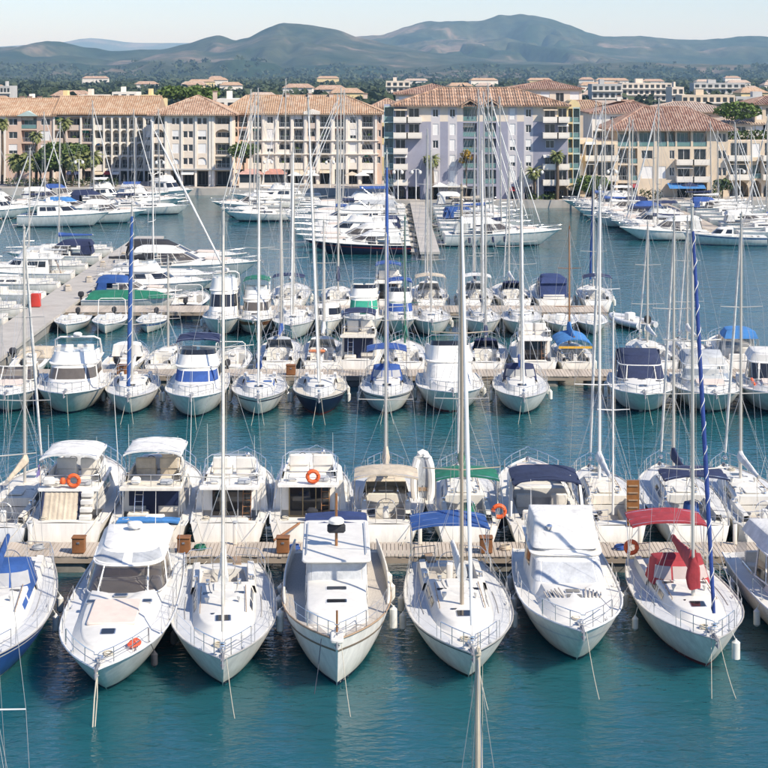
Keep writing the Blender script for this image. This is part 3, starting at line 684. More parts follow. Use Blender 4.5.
        b.p(MB().tube([(.04 * L, -w * .8, h.dz(0) + .1), (.04 * L, -w * .8, h.dz(0) + .85), (.2 * L, -w * .8, h.dz(0) + .95)], .016, 5), 'hand_rail', STEEL); b.p(MB().tube([(.04 * L, w * .8, h.dz(0) + .1), (.04 * L, w * .8, h.dz(0) + .85), (.2 * L, w * .8, h.dz(0) + .95)], .016, 5), 'hand_rail', STEEL)
    b.sternlines(); b.zf2 = zf2; b.zr = zr
    if buoy: b.lifebuoy((.10 * L, -w * .12, zf2 + .32), (1, 0, .1), .23)
    return b

def trawler(label, stern, bow, B=3.9):
    L = LEN(stern, bow); h = Hull(L, B, 1.95, 1.35, 1.5, .86, .45, 2.6, .24, .46, .1); b = Boat('trawler_yacht', label, 'motor boat', stern, bow, h, 2); w = B / 2
    b.base(WHITE, None, (.42, .50), True, NAVY, rub=None, wells=((.04 * L, .2 * L, .7),), side=TEAKG, side_x=(.03, .97), side_f=(.55, .96), deckm=CREAM)
    b.p(h.band(.42, .50, rel=True, off=.016), 'rubbing_strake', mat('strake_brown', (.22, .17, .12), .6), b.hull)
    b.p(h.rail(.032, 6), 'cap_rail', TEAK)
    zd = h.dz; m = MB()                                     # solid bulwark rising round the stern
    for sd in (1, -1):
        rows = []
        for i in range(15):
            t = lerp(0, .62, i / 14); a = h.P(t, 1, sd); up = .38 * math.sin(min(1, (.62 - t) / .3) * math.pi / 2)
            rows.append([(a[0], a[1], a[2] - .02), (a[0], a[1] * .985, a[2] + up), (a[0], a[1] * .95, a[2] + up), (a[0], a[1] * .95, a[2] - .05)])
        m.grid(rows)
    b.p(m, 'bulwark', CREAM)
    m = MB()
    for sd in (1, -1): m.tube([(h.P(t, 1, sd)[0], h.P(t, 1, sd)[1] * .965, h.P(t, 1, sd)[2] + .4 * math.sin(min(1, (.62 - t) / .3) * math.pi / 2)) for t in [i * .62 / 16 for i in range(17)]], .045, 6)
    b.p(m, 'bulwark_cap', CREAM)
    tr = Shell((.40 * L, .72 * L, .845 * L, w * .58, w * .56), (.40 * L, .72 * L, .83 * L, w * .54, w * .52), lambda x: zd(min(x, .85 * L)) - .05, lambda x: zd(.6 * L) + .48 + .1 * (x / L - .6), .45)
    c = b.p(tr.body(26, camber=.06, lip=.03), 'fore_cabin', DECKW)
    b.hatch(.745 * L, 0, zd(.6 * L) + .55, .42, .75, parent=c, frame=GREYW); b.hatch(.63 * L, 0, zd(.6 * L) + .55, .42, .75, parent=c, frame=GREYW)
    for sd in (0, 1):
        for k0, k1 in ((.2, .28), (.36, .44)):
            if sd: k0, k1 = 2 - k1, 2 - k0
            b.p(tr.pane(k0, k1, .4, .8, 4), 'porthole', GLASS, c)
    hs = Shell((.2 * L, .50 * L, .555 * L, w * .60, w * .58), (.2 * L, .49 * L, .525 * L, w * .57, w * .55), lambda x: zd(x) - .05, zd(.4 * L) + 1.28, .35)
    house = b.p(hs.body(28, camber=.05, lip=.04), 'wheelhouse', DECKW)
    for k0, k1 in ((.60, .80), (.82, 1.18), (1.2, 1.40)): b.p(hs.pane(k0, k1, .40, .92, 6, .015), 'windscreen_cover', C_GREY2, house)
    for sd in (0, 1):
        for k0, k1 in ((.06, .2), (.23, .45)):
            if sd: k0, k1 = 2 - k1, 2 - k0
            b.p(hs.pane(k0, k1, .45, .85, 3), 'side_window', GLASS, house)
    zt = zd(.4 * L) + 1.28
    rf = b.p(MB().rbox(.335 * L, 0, zt + .02, zt + .11, .44 * L, w * 1.26, .2, .03), 'roof', DECKW, house)
    for sd in (1, -1): b.p(MB().tube([(.16 * L, sd * w * .55, zt + .17), (.5 * L, sd * w * .55, zt + .17)], .018, 5), 'roof_rail', STEEL, rf)
    mx = .40 * L
    mast = b.p(MB().tube([(mx, 0, zt + .1), (mx - .05, 0, zt + 2.0)], .055, 8, .045), 'mast', VARN)
    b.p(MB().lathe([(0, 0), (.1, 0), (.27, .04), (.28, .15), (.2, .22), (0, .25)], (mx + .22, 0, zt + .95), 14), 'radar_dome', WHITE, mast)
    b.p(MB().rbox(mx + .1, 0, zt + .62, zt + .92, .34, .66, .1, .06), 'radar_bracket', C_BLACK, mast)
    b.p(MB().grid([[(mx - .1 - .40 * i / 5, .03 + .05 * math.sin(i * 1.3 + j), zt + 1.9 - .3 * j - .35 * i / 5) for i in range(6)] for j in (0, 1)]), 'flag', C_WHITE, mast)
    o = b.p(arched(.02 * L, .15 * L, w * .62, zt + .08, .06, .03), 'aft_awning', C_NAVY2)
    m = MB(); [m.tube([(.03 * L, sd * w * .6, zd(.03 * L)), (.03 * L, sd * w * .6, zt + .1)], .02, 5) for sd in (1, -1)]; b.p(m, 'awning_post', STEEL, o)
    b.stanchions(.62 * L, .86 * L, 3, .55, True, .014); b.pulpit(.86 * L, .55)
    b.p(MB().rbox(L - .25, 0, zd(L) - .02, zd(L) + .1, 1.0, .42, .12, .03), 'bow_platform', DECKW); b.anchor()
    b.p(MB().tube([(L - .55, 0, zd(L)), (L - .5, 0, zd(L) + .8)], .035, 6), 'bow_post', VARN)
    for t, sd in ((.34, 1), (.34, -1), (.60, 1), (.47, -1), (.22, 1), (.62, -1)): b.fender(t, sd, FENDW, .8, .13, .15)
    a = Vector((L - .1, .0, 1.6)); b.p(MB().tube([a + Vector((-.35, -.5, .25)), a + Vector((-.5, -.62, -.9)), a + Vector((-.6, -.8, -2.1))], .014, 5), 'mooring_line', ROPEB)
    b.lines(1); b.sternlines()
    return b

def open_boat(label, stern, bow, B=2.2, fb=.85, fs=.65, hullm=WHITE, stripe=None, canopy=None, canopym=C_WHITE, q=1, name='open_motorboat', outboard=True, group=None, cover=None, console=True, arch=False, cat='motor boat', cuddy=False, boot=NAVY, deckm=DECKW):
    L = LEN(stern, bow); h = Hull(L, B, fb, fs, .9, .88, .4, 2.4, .24, .95, .05, -.3); b = Boat(name, label, cat, stern, bow, h, q, group); w = B / 2
    b.base(hullm, stripe, (.12, .22), True, boot, rub=GREYW, wells=((.08 * L, .62 * L, .74),), well_d=.35, boot_z=(0, .06), deckm=deckm)
    zd = h.dz; zf = b.zf
    if cover:
        sh = Shell((.05 * L, .55 * L, .93 * L, w * .88, w * .9), (.08 * L, .45 * L, .8 * L, w * .5, w * .35), lambda x: zd(min(x, L * .93)) + .01, zd(.3 * L) + .5, .8); b.p(sh.body(20, camber=.12, lip=.05), 'boat_cover', cover)
    else:
        b.seat(.14 * L, 0, zf, .45, w * 1.2, .35, VINYL, 0, 'stern_bench')
        if console:
            b.p(MB().rbox(.42 * L, 0, zf, zf + .8, .5, .7, .1, .06), 'console', WHITE); b.p(MB().torus((.42 * L - .32, 0, zf + .72), .16, .015, (1, 0, .5), 14, 5), 'helm_wheel', RUB); b.seat(.28 * L, 0, zf, .4, .7, .45)
        ws = Shell((.40 * L, .52 * L, .68 * L, w * .8, w * .76), (.40 * L, .48 * L, .58 * L, w * .7, w * .64), zd(.6 * L) - .02, zd(.6 * L) + (.42 if not cuddy else .75), .7)
        if cuddy:
            o = b.p(ws.body(22, camber=.08), 'cabin', WHITE)
            for k0, k1 in ((.1, .45), (.56, .98), (1.02, 1.44), (1.55, 1.9)): b.p(ws.pane(k0, k1, .3, .88, 5), 'window', GLASS, o)
        else:
            for k0, k1 in ((.15, .5), (.54, .98), (1.02, 1.46), (1.5, 1.85)): b.p(ws.pane(k0, k1, 0, 1, 5, 0., .012), 'windscreen', GLASSC)
            b.p(MB().tube([ws.pt(k / 10, 1) for k in range(21)], .016, 5), 'windscreen_frame', STEEL)
        b.p(MB().rbox(.76 * L, 0, zd(.76 * L) - .02, zd(.76 * L) + .06, .2 * L, w * .8, .15, .03), 'bow_cushion', VINYL)
    if canopy:
        z = zd(.4 * L) + 1.25; o = b.p(arched(.2 * L, .55 * L, w * .75, z, .12, .06), 'bimini', canopym); m = MB()
        for xx in (.22 * L, .53 * L): hoop(m, .38 * L, w * .82, zd(.4 * L), xx, z - .02, .12, .016)
        b.p(m, 'bimini_frame', STEEL, o)
    if arch:
        m = MB(); zr = zd(.2 * L); m.tube([(.18 * L, w * .85, zr), (.2 * L, w * .8, zr + 1.3), (.2 * L, w * .65, zr + 1.42), (.2 * L, -w * .65, zr + 1.42), (.2 * L, -w * .8, zr + 1.3), (.18 * L, -w * .85, zr)], .035, 6); b.p(m, 'roll_bar', WHITE)
    if outboard:
        m = MB(); m.rbox(-.25, 0, zd(0) + .1, zd(0) + .55, .5, .36, .14, .1); m.tube([(-.25, 0, zd(0) + .2), (-.3, 0, -.4)], .1, 8); b.p(m, 'outboard_motor', C_BLACK)
    b.pulpit(.7 * L, .32, .014); b.lines(1, ahead=2., sag=.25, r=.012)
    return b

def rib(label, stern, bow, B=2.1):
    L = LEN(stern, bow); h = Hull(L, B * .8, .6, .45, .7, .9, .4, 2.3, .3, .9, .05, -.3); b = Boat('inflatable_boat', label, 'inflatable boat', stern, bow, h, 1)
    b.base(WHITE, None, wells=((.1 * L, .6 * L, .7),), well_d=.25)
    m = MB(); pts = [(x, y * 1.0, z) for x, y, z in [h.P(t, 1, 1, .05) for t in h.ts(12)]]; pts = [(-.3, pts[0][1], pts[0][2])] + pts + [(a, -y, c) for a, y, c in reversed(pts)] + [(-.3, -pts[0][1], pts[0][2])]
    b.p(m.tube(pts, .24, 10), 'air_tube', GREYW)
    b.p(MB().rbox(.45 * L, 0, .3, 1.15, .6, .7, .1, .06), 'console', WHITE); b.seat(.28 * L, 0, .3, .5, .8, .45)
    m = MB(); m.rbox(-.35, 0, .65, 1.2, .55, .42, .14, .1); m.tube([(-.35, 0, .8), (-.4, 0, -.4)], .1, 8); b.p(m, 'outboard_motor', C_BLACK)
    return b
C_GREY2 = cloth('pale_grey', (.52, .54, .56)); C_NAVY2 = cloth('dark_blue', (.025, .045, .14))
# ------------------------------------------------------------------ water, land, hills, haze
def struct(mb, name, m, smooth=None): return mb.build(name, m, None, smooth, 'structure')

def water_material():
    m = bpy.data.materials.new('harbour_water'); m.use_nodes = True; nt = m.node_tree; b = nt.nodes['Principled BSDF']
    b.inputs['Roughness'].default_value = .03; b.subsurface_method = 'BURLEY'; b.inputs['Subsurface Weight'].default_value = 1; b.inputs['Subsurface Radius'].default_value = (.4, 1.6, 1.8); b.inputs['Subsurface Scale'].default_value = 1.0; b.inputs['IOR'].default_value = 1.33; b.inputs['Specular IOR Level'].default_value = 1.0
    tc = nt.nodes.new('ShaderNodeTexCoord')
    big = nt.nodes.new('ShaderNodeTexNoise'); big.inputs['Scale'].default_value = .05; big.inputs['Detail'].default_value = 3
    nt.links.new(tc.outputs['Object'], big.inputs['Vector'])
    rp = nt.nodes.new('ShaderNodeValToRGB'); rp.color_ramp.elements[0].position = .3; rp.color_ramp.elements[1].position = .7
    rp.color_ramp.elements[0].color = (.009, .072, .090, 1); rp.color_ramp.elements[1].color = (.012, .095, .113, 1)
    nt.links.new(big.outputs['Fac'], rp.inputs[0]); nt.links.new(rp.outputs[0], b.inputs['Base Color'])
    prev = None
    for sc, st, dist, seed in (((.8, 1.7, 1), .85, .075, 0), ((2.4, 4.6, 1), .85, .035, 31), ((.14, .26, 1), .6, .22, 77)):
        mp = nt.nodes.new('ShaderNodeMapping'); mp.inputs['Scale'].default_value = sc; mp.inputs['Location'].default_value = (seed, seed, 0); mp.inputs['Rotation'].default_value = (0, 0, R(12))
        nt.links.new(tc.outputs['Object'], mp.inputs[0])
        n = nt.nodes.new('ShaderNodeTexNoise'); n.inputs['Scale'].default_value = 1; n.inputs['Detail'].default_value = 3; n.inputs['Roughness'].default_value = .55; n.inputs['Distortion'].default_value = .6
        nt.links.new(mp.outputs[0], n.inputs['Vector'])
        bp = nt.nodes.new('ShaderNodeBump'); bp.inputs['Strength'].default_value = st; bp.inputs['Distance'].default_value = dist
        nt.links.new(n.outputs['Fac'], bp.inputs['Height'])
        if prev: nt.links.new(prev.outputs[0], bp.inputs['Normal'])
        prev = bp
    nt.links.new(prev.outputs[0], b.inputs['Normal'])
    return m
struct(MB().grid([[(x, y, 0) for x in (-1500, -300, 300, 1500)] for y in (-200, 0, 100, 245, 300)]), 'water', water_material())

def land_material():
    m = mat('land', (.085, .09, .05), .95, .5, .01); return m
QL, QC, XS = 268., 243., -6.                                    # quay lines: western part, central part, where they step
CONC = mat('concrete', (.44, .41, .37), .9, .18, .6, bump=.3, bscale=12); CONCD = mat('concrete_stained', (.26, .25, .23), .9, .35, .5, stretch=(1, 1, 3)); PAVE = mat('quay_paving', (.40, .36, .32), .9, .2, .4)
lm = MB(); lm.grid([[(x, y, 1.0) for x in (-9000, -2500, -700, XS)] for y in (QL + .5, 320, 800, 3000, 16000, 40000)]); lm.grid([[(x, y, 1.0) for x in (XS, 700, 2500, 9000)] for y in (QC + .5, 320, 800, 3000, 16000, 40000)])
lm.grid([[(x, y, 1.0) for x in (XS, XS + .001)] for y in (QL, QL + 1)])
struct(lm, 'ground', land_material())
q = MB(); q.box(-800, XS, QL, QL + 40, .2, 1.06); q.box(XS + .003, 800, QC, QC + 45, .2, 1.06); struct(q, 'quay_paving', PAVE)
q = MB(); q.box(-800, XS + .2, QL - .25, QL + .3, -1.5, 1.14); q.box(XS - .05, XS + .2, QC - .25, QL, -1.5, 1.14); q.box(XS + .2, 800, QC - .25, QC + .3, -1.5, 1.14); struct(q, 'quay_wall', CONC)

def prof(pts):
    def f(px):
        if px <= pts[0][0]: return pts[0][1]
        for (a, ya), (b, yb) in zip(pts, pts[1:]):
            if px <= b:
                t = (px - a) / (b - a); return lerp(ya, yb, t)
        return pts[-1][1]
    return f
RIDGES = [  # crest depth, depth half-width in front, profile of the crest (picture column, row)
    (7200., 2600., prof([(-900, 66), (-300, 66), (180, 60), (250, 50), (330, 40), (365, 36), (384, 34), (400, 28), (425, 21), (450, 20), (470, 20), (484, 18), (490, 16), (500, 13.5), (510, 15), (520, 14), (535, 15), (550, 18), (570, 25), (584, 30.5), (606, 35.5), (640, 35.5), (690, 39), (705, 39), (740, 36), (768, 37), (1000, 40), (1500, 52)])),
    (5300., 2000., prof([(-900, 60), (-300, 52), (-60, 50), (0, 48), (22, 46), (36, 42), (48, 40), (65, 42), (90, 47), (120, 50), (160, 50), (185, 44), (205, 38), (218, 35), (235, 40), (250, 36), (270, 26), (283, 21.5), (300, 23), (325, 27), (345, 32), (356, 37), (384, 44), (430, 52), (500, 60), (620, 66), (1500, 70)])),
    (6300., 900., prof([(-900, 68), (240, 66), (330, 56), (375, 47), (400, 43), (425, 40), (450, 45), (475, 42), (505, 37), (530, 42), (555, 47), (590, 44), (620, 49), (660, 46), (700, 50), (735, 45), (768, 47), (820, 44), (1000, 50), (1500, 60)])),
    (4750., 700., prof([(-900, 66), (-60, 60), (20, 56), (70, 53), (110, 57), (150, 55), (195, 50), (225, 53), (262, 47), (300, 42), (325, 46), (350, 52), (400, 57), (460, 60), (700, 68), (1500, 70)])),
    (4100., 1200., prof([(-900, 68), (-100, 63), (0, 61), (60, 63), (110, 66), (180, 68), (260, 66), (330, 64), (400, 66), (470, 63), (560, 65), (640, 62), (720, 64), (800, 62), (1500, 68)])),
]
def ground_z(x, y):
    best = 1.
    for Yr, wd, pf in RIDGES:
        px = 384 + x * F / Yr; crest = H + (YH - pf(px)) * Yr / F
        d = (y - Yr) / (wd if y < Yr else wd * .8)
        w = abs(d); v = Vector((x / 900, y / 900, Yr * .01))
        d2 = w * (1 + .55 * noise.noise(v) * min(1, w * 3))
        if d2 >= 1: continue
        fall = (1 - d2) ** 1.25 * (1 - .25 * math.sin(d2 * math.pi))
        wx = x + 260 * noise.noise(Vector((x / 700, y / 700, 8))); sp = .55 - 1.9 * abs(noise.noise(Vector((wx / 330, y / 2200, Yr)))) + .45 - 1.4 * abs(noise.noise(Vector((wx / 170, y / 650, Yr + 3)))) + .5 * noise.noise(Vector((x / 70, y / 200, 2))); sp = max(-1.1, min(sp - .45, .06)); crest += 7 * noise.noise(Vector((x / 170, y / 170, 1))) + 4 * noise.noise(Vector((x / 45, y / 45, 5)))
        z = crest * fall + crest * .8 * sp * min(1, w * 5) * (1 - d2) ** .55
        best = max(best, z)
    return best
def hill_material():
    m = bpy.data.materials.new('scrub_hills'); m.use_nodes = True; nt = m.node_tree; b = nt.nodes['Principled BSDF']; b.inputs['Roughness'].default_value = 1; b.inputs['Specular IOR Level'].default_value = .1
    tc = nt.nodes.new('ShaderNodeTexCoord')
    n = nt.nodes.new('ShaderNodeTexNoise'); n.inputs['Scale'].default_value = .0022; n.inputs['Detail'].default_value = 8; n.inputs['Roughness'].default_value = .62
    n2 = nt.nodes.new('ShaderNodeTexNoise'); n2.inputs['Scale'].default_value = .03; n2.inputs['Detail'].default_value = 6
    for k in (n, n2): nt.links.new(tc.outputs['Object'], k.inputs['Vector'])
    r1 = nt.nodes.new('ShaderNodeValToRGB'); e = r1.color_ramp.elements; e[0].position = .42; e[1].position = .62; e[0].color = (.02, .04, .022, 1); e[1].color = (.20, .155, .125, 1)
    k = r1.color_ramp.elements.new(.54); k.color = (.065, .072, .045, 1)
    mx = nt.nodes.new('ShaderNodeMix'); mx.data_type = 'RGBA'; mx.blend_type = 'MULTIPLY'; mx.inputs[0].default_value = .75
    r2 = nt.nodes.new('ShaderNodeValToRGB'); r2.color_ramp.elements[0].position = .35; r2.color_ramp.elements[1].position = .6; r2.color_ramp.elements[0].color = (.35, .4, .35, 1); r2.color_ramp.elements[1].color = (1, 1, 1, 1)
    nt.links.new(n.outputs['Fac'], r1.inputs[0]); nt.links.new(n2.outputs['Fac'], r2.inputs[0]); nt.links.new(r1.outputs[0], mx.inputs[6]); nt.links.new(r2.outputs[0], mx.inputs[7]); nt.links.new(mx.outputs[2], b.inputs['Base Color'])
    return m
HILLM = hill_material()
nx, ny = 560, 170
hm = MB(); hm.grid([[(x, y, ground_z(x, y) - .5) for x in [lerp(-3600, 3600, i / nx) for i in range(nx + 1)]] for y in [lerp(2700, 9200, j / ny) for j in range(ny + 1)]])
struct(hm, 'hills', HILLM, 180)
# a far range that shows over the shoulder of the first hills
pf = prof([(-600, 60), (-100, 50), (0, 46.5), (40, 44), (62, 43), (75, 39.5), (90, 38), (105, 39), (125, 42), (140, 43), (160, 43), (200, 43), (260, 44), (330, 46), (420, 52), (700, 60)])
rows = []
for j in range(25):
    y = lerp(13000, 18000, j / 24); row = []
    for i in range(161):
        x = lerp(-12000, 5000, i / 160); c = H + (YH - pf(384 + x * F / 15500)) * 15500 / F; d = abs(y - 15500) / 2500
        row.append((x, y, max(0, c * (1 - d) ** 1.2 + c * .15 * noise.noise(Vector((x / 1500, y / 1500, 4))) * min(1, d * 3))))
    rows.append(row)
struct(MB().grid(rows), 'distant_hills', HILLM, 180)

hz = bpy.data.materials.new('haze'); hz.use_nodes = True; hz.node_tree.nodes.clear()
ho = hz.node_tree.nodes.new('ShaderNodeOutputMaterial'); hv = hz.node_tree.nodes.new('ShaderNodeVolumePrincipled'); hz.node_tree.links.new(hv.outputs[0], ho.inputs['Volume'])
hv.inputs['Color'].default_value = (.42, .70, 1, 1); hv.inputs['Absorption Color'].default_value = (1, 1, 1, 1); hv.inputs['Density'].default_value = 8.2e-5; hv.inputs['Anisotropy'].default_value = 0
hb = MB().box(-13000, 13000, -300, 18300, -3.5, 385).build('haze', hz, None, None, 'stuff')

# ------------------------------------------------------------------ piers
PLANK = mat('weathered_planks', (.50, .43, .355), .85, .35, 1.2, bump=.3, bscale=15, stretch=(1, .15, 1)); BEAM = mat('pier_beam', (.34, .28, .22), .85, .3, 2, stretch=(.3, 3, 1)); FLOATM = mat('pier_float', (.20, .19, .17), .9, .4, 1.5)
def pier(label, x0, x1, y0, y1, z=.7, pitch=.16, along='x'):
    r = empty('floating_pier', ((x0 + x1) / 2, y0, 0), 0, label, 'pier'); cx, cyy = (x0 + x1) / 2, y0
    m = MB(); x = x0; k = 0
    if along == 'x':
        while x < x1:
            dz = rnd.uniform(-.006, .006); m.box(x - cx, x - cx + pitch - .022, rnd.uniform(-.02, .02), y1 - y0 + rnd.uniform(-.02, .02), z - .045 + dz, z + dz); x += pitch
    else:
        y = y0
        while y < y1:
            dz = rnd.uniform(-.006, .006); m.box(x0 - cx, x1 - cx, y - cyy, y - cyy + pitch - .022, z - .045 + dz, z + dz); y += pitch
    m.build('plank_decking', PLANK, r, None, 'stuff')
    w = x1 - x0; l = y1 - y0
    if along == 'x': b1 = [(-w / 2, w / 2, .03, .13), (-w / 2, w / 2, l - .13, l - .03)]
    else: b1 = [(-w / 2 + .03, -w / 2 + .13, 0, l), (w / 2 - .13, w / 2 - .03, 0, l)]
    for a in b1: MB().box(*a, z - .3, z - .05).build('side_beam', BEAM, r, None)
    n = int((w if along == 'x' else l) / 6)
    for i in range(n):
        if along == 'x': MB().rbox(-w / 2 + (i + .5) * 6, l / 2, -.4, z - .31, 4.2, l * .86, .2, .05).build('pontoon', FLOATM, r)
        else: MB().rbox(0, (i + .5) * 6, -.4, z - .31, w * .86, 4.2, .2, .05).build('pontoon', FLOATM, r)
    return r
P1A, P1B = D(556, .7), D(542, .7); P2A, P2B = D(376, .7), D(369, .7); P3A, P3B = D(312, .7), D(305.5, .7)
pier('plank pontoon between the two rows of boats with the red awning yacht', -29, 29, P1A, P1B)
pier('plank pontoon behind the navy hulled yacht, with one empty berth', -36, 40, P2A, P2B, pitch=.2)
pier('short plank pontoon ending beside the grey inflatable boat', X(30, P3A), X(608, P3A), P3A, P3B, pitch=.24)
# broad concrete jetty on the west side and the two far jetties
JX = X(38, D(330, .9))
def jetty(label, x0, x1, y0, y1, z=.9, m=CONC):
    r = empty('concrete_jetty', ((x0 + x1) / 2, y0, 0), 0, label, 'jetty'); w = (x1 - x0) / 2
    n = int((y1 - y0) / 4)
    for i in range(n):
        a, b = i * (y1 - y0) / n, (i + 1) * (y1 - y0) / n; MB().box(-w, w, a + .01, b - .01, z - .25, z).build('deck_slab', m, r, None)
    MB().box(-w + .15, w - .15, .1, y1 - y0 - .1, -1, z - .26).build('jetty_wall', CONCD, r, None)
    return r
jetty('broad pale concrete jetty with a red cabinet on it', JX - 3.2, JX, D(358, .9), D(236, .9))
JC = D(252, .9); jetty('narrow pale jetty running out from the quay below the violet building', X(420, JC), X(440, JC), JC, QC - .4)
pier('far jetty below the palms, lined with motor yachts', X(-140, 222), X(8, 222), 216, 218.5, along='x', pitch=.4)
pier('far jetty crowded with boats below the beige building', X(700, 205), X(720, 205), 195, QC - .5, along='y', pitch=.4)

DBOX = mat('dock_box_wood', (.24, .10, .035), .6, .25, 4, stretch=(1, 1, 6)); 
def dock_box(px, label, y=None, sx=.5):
    d = (P1A + .45) if y is None else y; r = empty('dock_box', (X(px, d), d, .706), 0, label, 'box')
    MB().rbox(0, 0, .03, .60, sx, .42, .03, .015).build('box_body', DBOX, r); MB().rbox(0, -.01, .605, .66, sx + .05, .47, .03, .015).build('lid', DBOX, r)
    MB().rbox(0, 0, 0, .03, sx - .08, .34, .02, .005).build('foot', RUB, r); MB().rbox(0, -.225, .40, .47, .12, .02, .008, .004).build('latch', STEEL, r)
for px, lb in ((79, 'brown wooden dock box behind the hardtop cruiser with the sunpad'), (184, 'brown wooden dock box astern of the beige fishing cruiser'), (283, 'brown wooden dock box beside the cream trawler'), (486, 'brown wooden dock box beside the blue bimini yacht'), (592, 'brown wooden dock box between the grey screen cruiser and red awning yacht')): dock_box(px, lb)
dock_box(122, 'brown dock box on the plank pontoon behind the blue furled yacht', P2A + .4, .6); dock_box(291, 'brown dock box on the plank pontoon behind the navy hulled yacht', P2A + .4, .6)
r = empty('electric_cabinet', (X(36, D(307, .9)), D(307, .9), .9), 0, 'red steel cabinet standing on the broad concrete jetty', 'cabinet'); REDP = mat('red_paint', (.55, .045, .03), .5)
MB().rbox(0, 0, .04, 1.1, .75, .5, .04, .02).build('cabinet_body', REDP, r); MB().rbox(0, 0, 0, .04, .65, .4, .02, .01).build('plinth', RUB, r); MB().rbox(0, -.255, .12, 1.0, .62, .02, .01, .004).build('door', REDP, r)
for i, px in enumerate((30, 130, 235, 345, 420, 535, 640, 735)):        # water and power posts
    d = P1B - .35; r = empty('service_post', (X(px, d), d, .706), 0, 'slim white water and power post on the plank pontoon', 'post', 'service posts along the pontoon')
    MB().rbox(0, 0, 0, .85, .16, .16, .04, .02).build('post_body', WHITE, r); MB().rbox(0, 0, .855, .95, .2, .2, .05, .03).build('lamp_cap', C_GREY, r)
# ------------------------------------------------------------------ buildings
def wallm(name, col): return mat('render_' + name, col, .9, .14, .35, bump=.15, bscale=6)
W_PINK = wallm('pink', (.62, .45, .35)); W_ROSE = wallm('rose', (.64, .52, .43)); W_CREAM = wallm('cream', (.72, .62, .51)); W_WHITE = wallm('white', (.78, .72, .63)); W_VIOLET = wallm('violet', (.30, .30, .37)); W_BEIGE = wallm('beige', (.66, .545, .41)); W_YELL = wallm('yellow', (.70, .56, .30)); W_TEAL = wallm('teal', (.42, .52, .49)); W_GREY = wallm('grey', (.48, .47, .45))
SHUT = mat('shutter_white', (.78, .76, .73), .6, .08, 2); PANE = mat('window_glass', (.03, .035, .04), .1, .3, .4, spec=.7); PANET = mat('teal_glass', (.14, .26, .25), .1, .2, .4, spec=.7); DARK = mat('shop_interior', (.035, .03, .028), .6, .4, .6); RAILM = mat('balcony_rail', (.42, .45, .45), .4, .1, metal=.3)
def tile_material(name, a, b, c, checker=0, tx=.5, ty=.55):
    m = bpy.data.materials.new(name); m.use_nodes = True; nt = m.node_tree; bs = nt.nodes['Principled BSDF']; bs.inputs['Roughness'].default_value = .9
    tc = nt.nodes.new('ShaderNodeTexCoord'); mp = nt.nodes.new('ShaderNodeMapping'); mp.inputs['Scale'].default_value = (1 / tx, 1 / ty, 0); nt.links.new(tc.outputs['Object'], mp.inputs[0])
    fl = nt.nodes.new('ShaderNodeVectorMath'); fl.operation = 'FLOOR'; nt.links.new(mp.outputs[0], fl.inputs[0])
    wn_ = nt.nodes.new('ShaderNodeTexWhiteNoise'); nt.links.new(fl.outputs[0], wn_.inputs['Vector'])
    rp = nt.nodes.new('ShaderNodeValToRGB'); e = rp.color_ramp.elements; e[0].color = (*a, 1); e[1].color = (*c, 1); e[0].position = .1; e[1].position = .9; k = e.new(.5); k.color = (*b, 1)
    nt.links.new(wn_.outputs['Value'], rp.inputs[0]); out = rp.outputs[0]
    if checker:
        sx = nt.nodes.new('ShaderNodeTexChecker'); sx.inputs['Scale'].default_value = 1; mp2 = nt.nodes.new('ShaderNodeMapping'); mp2.inputs['Scale'].default_value = (1 / 1.0, 1 / 1.1, 0); mp2.inputs['Rotation'].default_value = (0, 0, R(45)); nt.links.new(tc.outputs['Object'], mp2.inputs[0]); nt.links.new(mp2.outputs[0], sx.inputs[0])
        sx.inputs['Color1'].default_value = (.62, .62, .62, 1); sx.inputs['Color2'].default_value = (1.12, 1.1, 1.05, 1)
        mx = nt.nodes.new('ShaderNodeMix'); mx.data_type = 'RGBA'; mx.blend_type = 'MULTIPLY'; mx.inputs[0].default_value = 1; nt.links.new(out, mx.inputs[6]); nt.links.new(sx.outputs[0], mx.inputs[7]); out = mx.outputs[2]
    n = nt.nodes.new('ShaderNodeTexNoise'); n.inputs['Scale'].default_value = .3; n.inputs['Detail'].default_value = 4; nt.links.new(tc.outputs['Object'], n.inputs['Vector'])
    mx = nt.nodes.new('ShaderNodeMix'); mx.data_type = 'RGBA'; mx.blend_type = 'MULTIPLY'; mx.inputs[0].default_value = .5; r2 = nt.nodes.new('ShaderNodeValToRGB'); r2.color_ramp.elements[0].position = .3; r2.color_ramp.elements[1].position = .65; r2.color_ramp.elements[0].color = (.6, .58, .55, 1); r2.color_ramp.elements[1].color = (1, 1, 1, 1)
    nt.links.new(n.outputs['Fac'], r2.inputs[0]); nt.links.new(out, mx.inputs[6]); nt.links.new(r2.outputs[0], mx.inputs[7]); nt.links.new(mx.outputs[2], bs.inputs['Base Color'])
    return m
T_ORANGE = tile_material('tiles_orange', (.40, .245, .15), (.46, .31, .20), (.50, .37, .26)); T_TAN = tile_material('tiles_tan', (.34, .21, .14), (.45, .30, .21), (.52, .39, .29)); T_CHECK = tile_material('tiles_mixed', (.40, .25, .17), (.47, .31, .22), (.50, .36, .27), 1); T_BROWN = tile_material('tiles_brown', (.27, .15, .11), (.35, .22, .165), (.43, .30, .23)); T_PALE = tile_material('tiles_pale', (.42, .31, .24), (.49, .38, .30), (.54, .44, .36))

